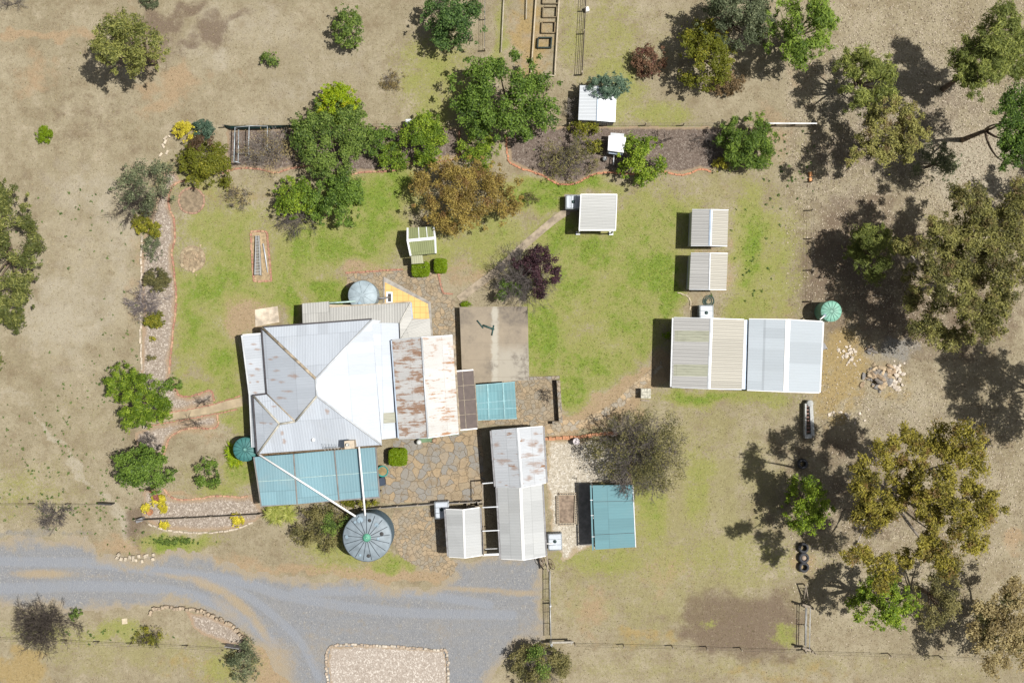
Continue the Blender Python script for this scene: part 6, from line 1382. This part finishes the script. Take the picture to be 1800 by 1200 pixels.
# strap leaved plants
def strappy(name, label, cx, cy, rx, ry, h, n, L, leaf, w=.035, heads=1, tone=(.1,.9)):
    _seed[0] += 1; rng = np.random.RandomState(_seed[0]); c = P(cx, cy, h * .5); t = thing(name, label, 'plant', (c.x, c.y, 0)); k = 1 / S; V = []; F = []; T = []
    hd = [(rng.uniform(-1, 1) * rx * k * .6, rng.uniform(-1, 1) * ry * k * .6) for _ in range(heads)]
    for i in range(n):
        hx, hy = hd[i % heads]; a = rng.rand() * 6.28; l = L * rng.uniform(.6, 1.1); e = rng.uniform(.3, 1.3); w_ = w * rng.uniform(.7, 1.2)
        d = np.array([math.cos(a), math.sin(a)]); s = np.array([-d[1], d[0]]) * w_; b = len(V); tt = rng.uniform(*tone)
        for j in range(4):
            f = j / 3; r_ = l * math.cos(e) * f + l * .2 * f * f; z = h * .45 + l * math.sin(e) * f - l * .65 * f * f; ww = s * (1 - f * .9)
            V += [(hx + d[0] * r_ + ww[0], hy + d[1] * r_ + ww[1], max(z, .02)), (hx + d[0] * r_ - ww[0], hy + d[1] * r_ - ww[1], max(z, .02))]; T += [tt, tt]
        for j in range(3): F.append((b + 2 * j, b + 2 * j + 1, b + 2 * j + 3, b + 2 * j + 2))
    np_obj('foliage', V, F, LM[leaf], tone=np.clip(T, 0, 1), parent=t)
    mb = MB()
    for hx, hy in hd: mb.tube([(c.x + hx, c.y + hy, 0), (c.x + hx, c.y + hy, h * .5)], [.09, .06], 7)
    mb.build('stem', M_bark, t)
strappy('yucca', 'pale yellow green spiky yucca cluster below the patio roof', 492, 903, 30, 26, 1.5, 900, .80, 'pale', .04, 9, (.1,.9))
strappy('lily_clump', 'vivid yellow green strap leaved clump around the dark green tank', 411, 797, 15, 32, .7, 900, .6, 'lime', .035, 16, (-.2,.9))
# ---- gum trees on the right
G1 = [(1575,825,22),(1640,790,22),(1680,800,22),(1625,870,20),(1680,880,24),(1720,870,22),(1640,935,24),(1620,960,20),(1690,930,22),(1516,833,30),(1590,768,30),(1562,797,27),(1600,848,26),(1654,775,32),(1705,772,30),(1715,810,26),(1652,852,30),(1642,895,34),(1520,915,30),(1550,895,24),(1575,880,26),(1705,908,30),(1745,895,28),(1715,950,27),(1505,968,24),(1544,985,26),(1590,985,22),(1655,985,36),(1555,1015,22),(1620,820,20),(1690,860,20),(1530,860,22),]
plant('gum_tree', 'largest golden olive gum tree in open clumps at the lower right', 1620, 885, 130, 120, 12.6, 'euc', .15, 1.9, clumps_px=G1, base=(1525, 851), bark=M_barkg, tone=(.25,.8), tr=.24, aspect=2.0)
G2 = [(1598,425,22,8),(1632,432,24,9),(1602,488,16,6),(1655,395,20,9),(1675,470,26),(1690,510,26),(1740,430,28),(1760,520,26),(1700,395,26),(1625,470,20,7),(1690,560,24,7),(1720,580,26,7),(1775,400,30),(1660,440,34),(1700,420,30),(1745,395,34),(1790,385,30),(1720,365,30),(1770,440,34),(1700,480,34),(1745,490,34),(1650,490,28),(1785,495,28),(1715,535,28),(1760,545,28),(1660,415,20),(1630,555,34,6.2),(1655,585,28,6.0),(1610,535,24,6.2),(1690,345,24),(1795,340,26),(1730,450,26),(1745,580,24)]
plant('gum_tree', 'broad dusty gum tree with a pale limb at the middle right edge', 1710, 470, 110, 110, 11.0, 'eucg', .14, 1.8, clumps_px=G2, base=(1620, 510), bark=M_barkg, tone=(.15,.8), tr=.22, aspect=2.2, fill=2.2, sprd=1.08)
plant('gum_tree', 'light green gum tree with a leaning dark trunk at the upper right', 1742, 88, 70, 70, 10.4, 'feather', .14, 1.7, clumps_px=[(1705,110,22),(1735,100,26),(1750,75,24),(1770,90,26),(1725,125,22),(1690,120,18),(1745,45,22),(1690,100,22),(1720,75,26),(1755,95,30),(1780,60,30),(1800,90,30),(1740,130,26),(1700,140,20),(1780,125,24),(1765,30,24),(1720,165,16)], base=(1657, 157), tone=(.0,.55), tr=.17, aspect=2.8, droop=.5)
plant('gum_tree', 'dark green gum tree with forked trunk cut by the right edge', 1800, 205, 40, 70, 12.0, 'dense', .15, 1.9, clumps_px=[(1770,190,22),(1790,240,24),(1765,240,18),(1770,285,18),(1785,185,26),(1800,225,30),(1775,215,18),(1782,265,22),(1820,180,34),(1830,250,34)], base=(1692, 246), tone=(.15,.5), tr=.17)
plant('gum_tree', 'rounded olive green gum tree near the east end of the long fence', 1564, 232, 66, 60, 7.6, 'eucg', .15, 2.0, clumps_px=[(1590,195,24),(1610,250,24),(1580,240,28),(1545,215,26),(1555,265,26),(1500,270,16),(1610,215,18),(1560,190,16),(1530,250,20),(1600,275,14)], base=(1519, 256), tone=(.35,.95), bark=M_barkg)
plant('feather_tree', 'pale feathery tree right of the bright upper group, shadow to its left', 1520, 136, 54, 56, 6.8, 'feather', .16, 1.7, aspect=3.2, droop=.4, gap=.1, tone=(.1,.6))
plant('scrub_tree', 'small grey green tree under the dark gum tree shade', 1650, 285, 38, 34, 4.0, 'greyg', .12, 1.2, gap=.2, tone=(.1,.6))
plant('feather_tree', 'soft green feathery tree in the middle of the right hand shade', 1540, 440, 46, 46, 6.4, 'feather', .15, 1.7, aspect=3.2, droop=.4, gap=.1, tone=(-.1,.4))
plant('leafy_tree', 'rounded bright green tree in the shade of the largest golden gum', 1420, 888, 40, 46, 5.6, 'bright', .13, 2.0, tone=(.2,.6))
plant('leafy_tree', 'rounded light green tree under the golden gum at the lower right', 1558, 1062, 56, 42, 7.6, 'bright', .15, 2.1, tone=(.2,.6), zlo=.5, hc=5.4)
plant('scrub_tree', 'thin brown olive tree between two trees at the lower right', 1650, 1054, 42, 54, 6.0, 'drab', .13, 1.3, gap=.2, tone=(.3,.9))
plant('gold_tree', 'yellow brown leaved tree cut by the lower right corner', 1780, 1096, 66, 72, 6.6, 'straw', .16, 1.4, clumps_px=[(1740,1080,26),(1775,1050,26),(1800,1090,34),(1765,1120,30),(1790,1150,30),(1720,1120,22),(1800,1030,26),(1750,1160,24),(1830,1110,36)], tone=(.0,.7), base=(1722,1067), leaf2=('drab', 1775, 1100, 50, 5.5))
plant('gum_tree', 'gum tree outside the right edge that shades the bare ground', 1950, 690, 70, 80, 11.0, 'eucg', .16, 2.0, clumps_px=[(1900,650,36),(1960,640,40),(1930,700,40),(1985,700,40),(1890,735,32),(1950,760,40),(1910,610,30),(2010,650,34),(1880,690,24)], base=(1850, 690), bark=M_barkg, tr=.22)
plant('gum_tree', 'gum tree outside the upper right corner of the picture', 1900, 320, 60, 60, 7.0, 'eucg', .16, 1.8, clumps_px=[(1870,300,30),(1910,330,36),(1880,370,30),(1940,290,34),(1850,335,22)], base=(1830, 345), bark=M_barkg)

# ================================================================== GROUND COVER
def scatter(name, mat, n, bbox, dens, size, hgt, seed, lay=False, z=.0, label=None, kind='stuff', aspect=1.0, blades=2):
    rng = np.random.RandomState(seed); px = rng.uniform(bbox[0], bbox[2], n); py = rng.uniform(bbox[1], bbox[3], n)
    keep = rng.rand(n) < dens(px, py); px, py = px[keep], py[keep]; m = len(px)
    x, y = (px - 900) / S, (600 - py) / S; Vs = []; Ts = []
    for b in range(blades):
        a = rng.rand(m) * 6.28; s = size * (.5 + rng.rand(m)); ox, oy = x + rng.normal(size=m) * size * .5, y + rng.normal(size=m) * size * .5
        dx, dy = np.cos(a), np.sin(a)
        if lay:
            zz = z + .01 + rng.rand(m) * .03; t = rng.normal(size=m) * .3
            q = np.stack([np.stack([ox - dx * s, oy - dy * s, zz], 1), np.stack([ox + dy * s * aspect, oy - dx * s * aspect, zz + t * s * .5], 1), np.stack([ox + dx * s, oy + dy * s, zz + s * .2], 1), np.stack([ox - dy * s * aspect, oy + dx * s * aspect, zz + .01], 1)], 1)
        else:
            hh = hgt * (.5 + rng.rand(m)); la = rng.rand(m) * 6.28; lx, ly = np.cos(la) * hh * .9, np.sin(la) * hh * .9
            q = np.stack([np.stack([ox - dx * s * .4, oy - dy * s * .4, np.full(m, z)], 1), np.stack([ox + dx * s * .4, oy + dy * s * .4, np.full(m, z)], 1), np.stack([ox + lx + dx * s * .2, oy + ly + dy * s * .2, z + hh], 1), np.stack([ox + lx - dx * s * .2, oy + ly - dy * s * .2, z + hh * .9], 1)], 1)
        Vs.append(q.reshape(-1, 3)); Ts.append(np.repeat(rng.rand(m), 4))
    V = np.concatenate(Vs); o = np_obj(name, V, np.arange(len(V)).reshape(-1, 4), mat, tone=np.concatenate(Ts)); o['kind'] = kind
    if label: o['label'] = label; o['category'] = name.replace('_', ' ')
    return o
M_grass = m_leaf('grass_blade', (.10, .15, .018), (.215, .26, .05), None, .25)
M_weed = m_leaf('weed_leaf', (.05, .10, .02), (.14, .21, .05), None, .25)
M_dry = m_leaf('dry_blade', (.12, .095, .05), (.46, .38, .24), None, .15)
M_lit = m_leaf('litter_leaf', (.15, .115, .075), (.50, .43, .33), None, .1)
INHOUSE = [[(427,588),(531,534),(722,531),(757,560),(806,590),(839,650),(839,752),(806,762),(671,782),(667,872),(459,888),(444,800)],[(1181,558),(1446,565),(1440,690),(1181,682)],[(806,538),(930,538),(930,672),(812,674)],[(864,752),(958,750),(960,978),(880,982)]]
def notroof(px, py):
    k = np.ones(px.shape)
    for p in INHOUSE: k *= sdist(px, py, p) < 0
    k *= (sdist(px, py, DRIVE) < -6)
    for p in (TOPBED, RIGHTBED, WESTBED, WEST2, SWBED): k *= sdist(px, py, p) < 0
    return k
gd = lambda px, py: np.clip((ground_fields(px, py)['g'] - .35) * 1.7, 0, 1) * notroof(px, py)
scatter('lawn_grass', M_grass, 190000, (240, 0, 1480, 1200), gd, .035, .05, 3, label='short green grass of the watered lawns')
scatter('dry_grass', M_dry, 130000, (-20, -20, 1830, 1220), lambda px, py: (.25 + .75 * fbm(px / 20, py / 20, 4, 5.5) ** 1.2) * notroof(px, py) * np.clip(1 - ground_fields(px, py)['g'] * 1.2, .1, 1), .04, .045, 4, label='dry straw coloured grass over the paddocks')
wd = lambda px, py: np.clip(blob(px, py, [(60,830,120,60,.9),(150,720,120,60,.5),(220,600,40,120,.4),(150,400,140,60,.18),(240,450,30,40,.35),(160,900,80,40,.9),(130,960,80,10,.7),(1370,260,50,80,.6),(1300,440,60,80,.25),(200,1112,60,14,1),(300,950,50,8,1),(30,780,60,50,.7),(110,790,24,60,.9,-30)]) * (fbm(px / 16, py / 16, 3, 9.9) > .44) , 0, 1) * notroof(px, py)
rng_ = np.random.RandomState(11)
n = 14000; px = rng_.uniform(-10, 1440, n); py = rng_.uniform(230, 1150, n); k = rng_.rand(n) < wd(px, py); cl = [((x - 900) / S, (600 - y) / S, .05, rng_.uniform(.04, .13), rng_.uniform(.2, .8)) for x, y in zip(px[k], py[k])]
V, F, T = leaves(rng_, cl, .07, 1.5, 1.6, flat=.5); o = np_obj('weeds', V, F, M_weed, tone=T); o['kind'] = 'stuff'; o['label'] = 'scattered green weed tufts in the bare paddocks'; o['category'] = 'weeds'
ld = lambda px, py: np.clip(blob(px, py, [(1600,200,260,200,.8),(1700,330,160,160,1),(1620,480,160,100,.6),(1600,900,200,160,.45),(1500,700,100,60,.35),(1700,40,160,60,.6),(1560,720,120,50,.5),(1740,760,80,120,.5),(400,60,200,60,.25)]) * (.3 + 1.2 * fbm(px / 24, py / 24, 4, 1.1)), 0, 1)
scatter('leaf_litter', M_lit, 90000, (1380, -20, 1840, 1220), ld, .055, 0, 5, lay=True, label='pale fallen bark and leaf litter under the gum trees', blades=1, aspect=.45)
scatter('bed_chips', M_lit, 36000, (235, 300, 470, 940), lambda px, py: np.maximum.reduce([(sdist(px, py, p) > 2) * .35 for p in (WESTBED, WEST2, SWBED)]), .025, 0, 6, lay=True, label='pale bark chips strewn over the west garden beds', blades=1, aspect=.6, z=.012)
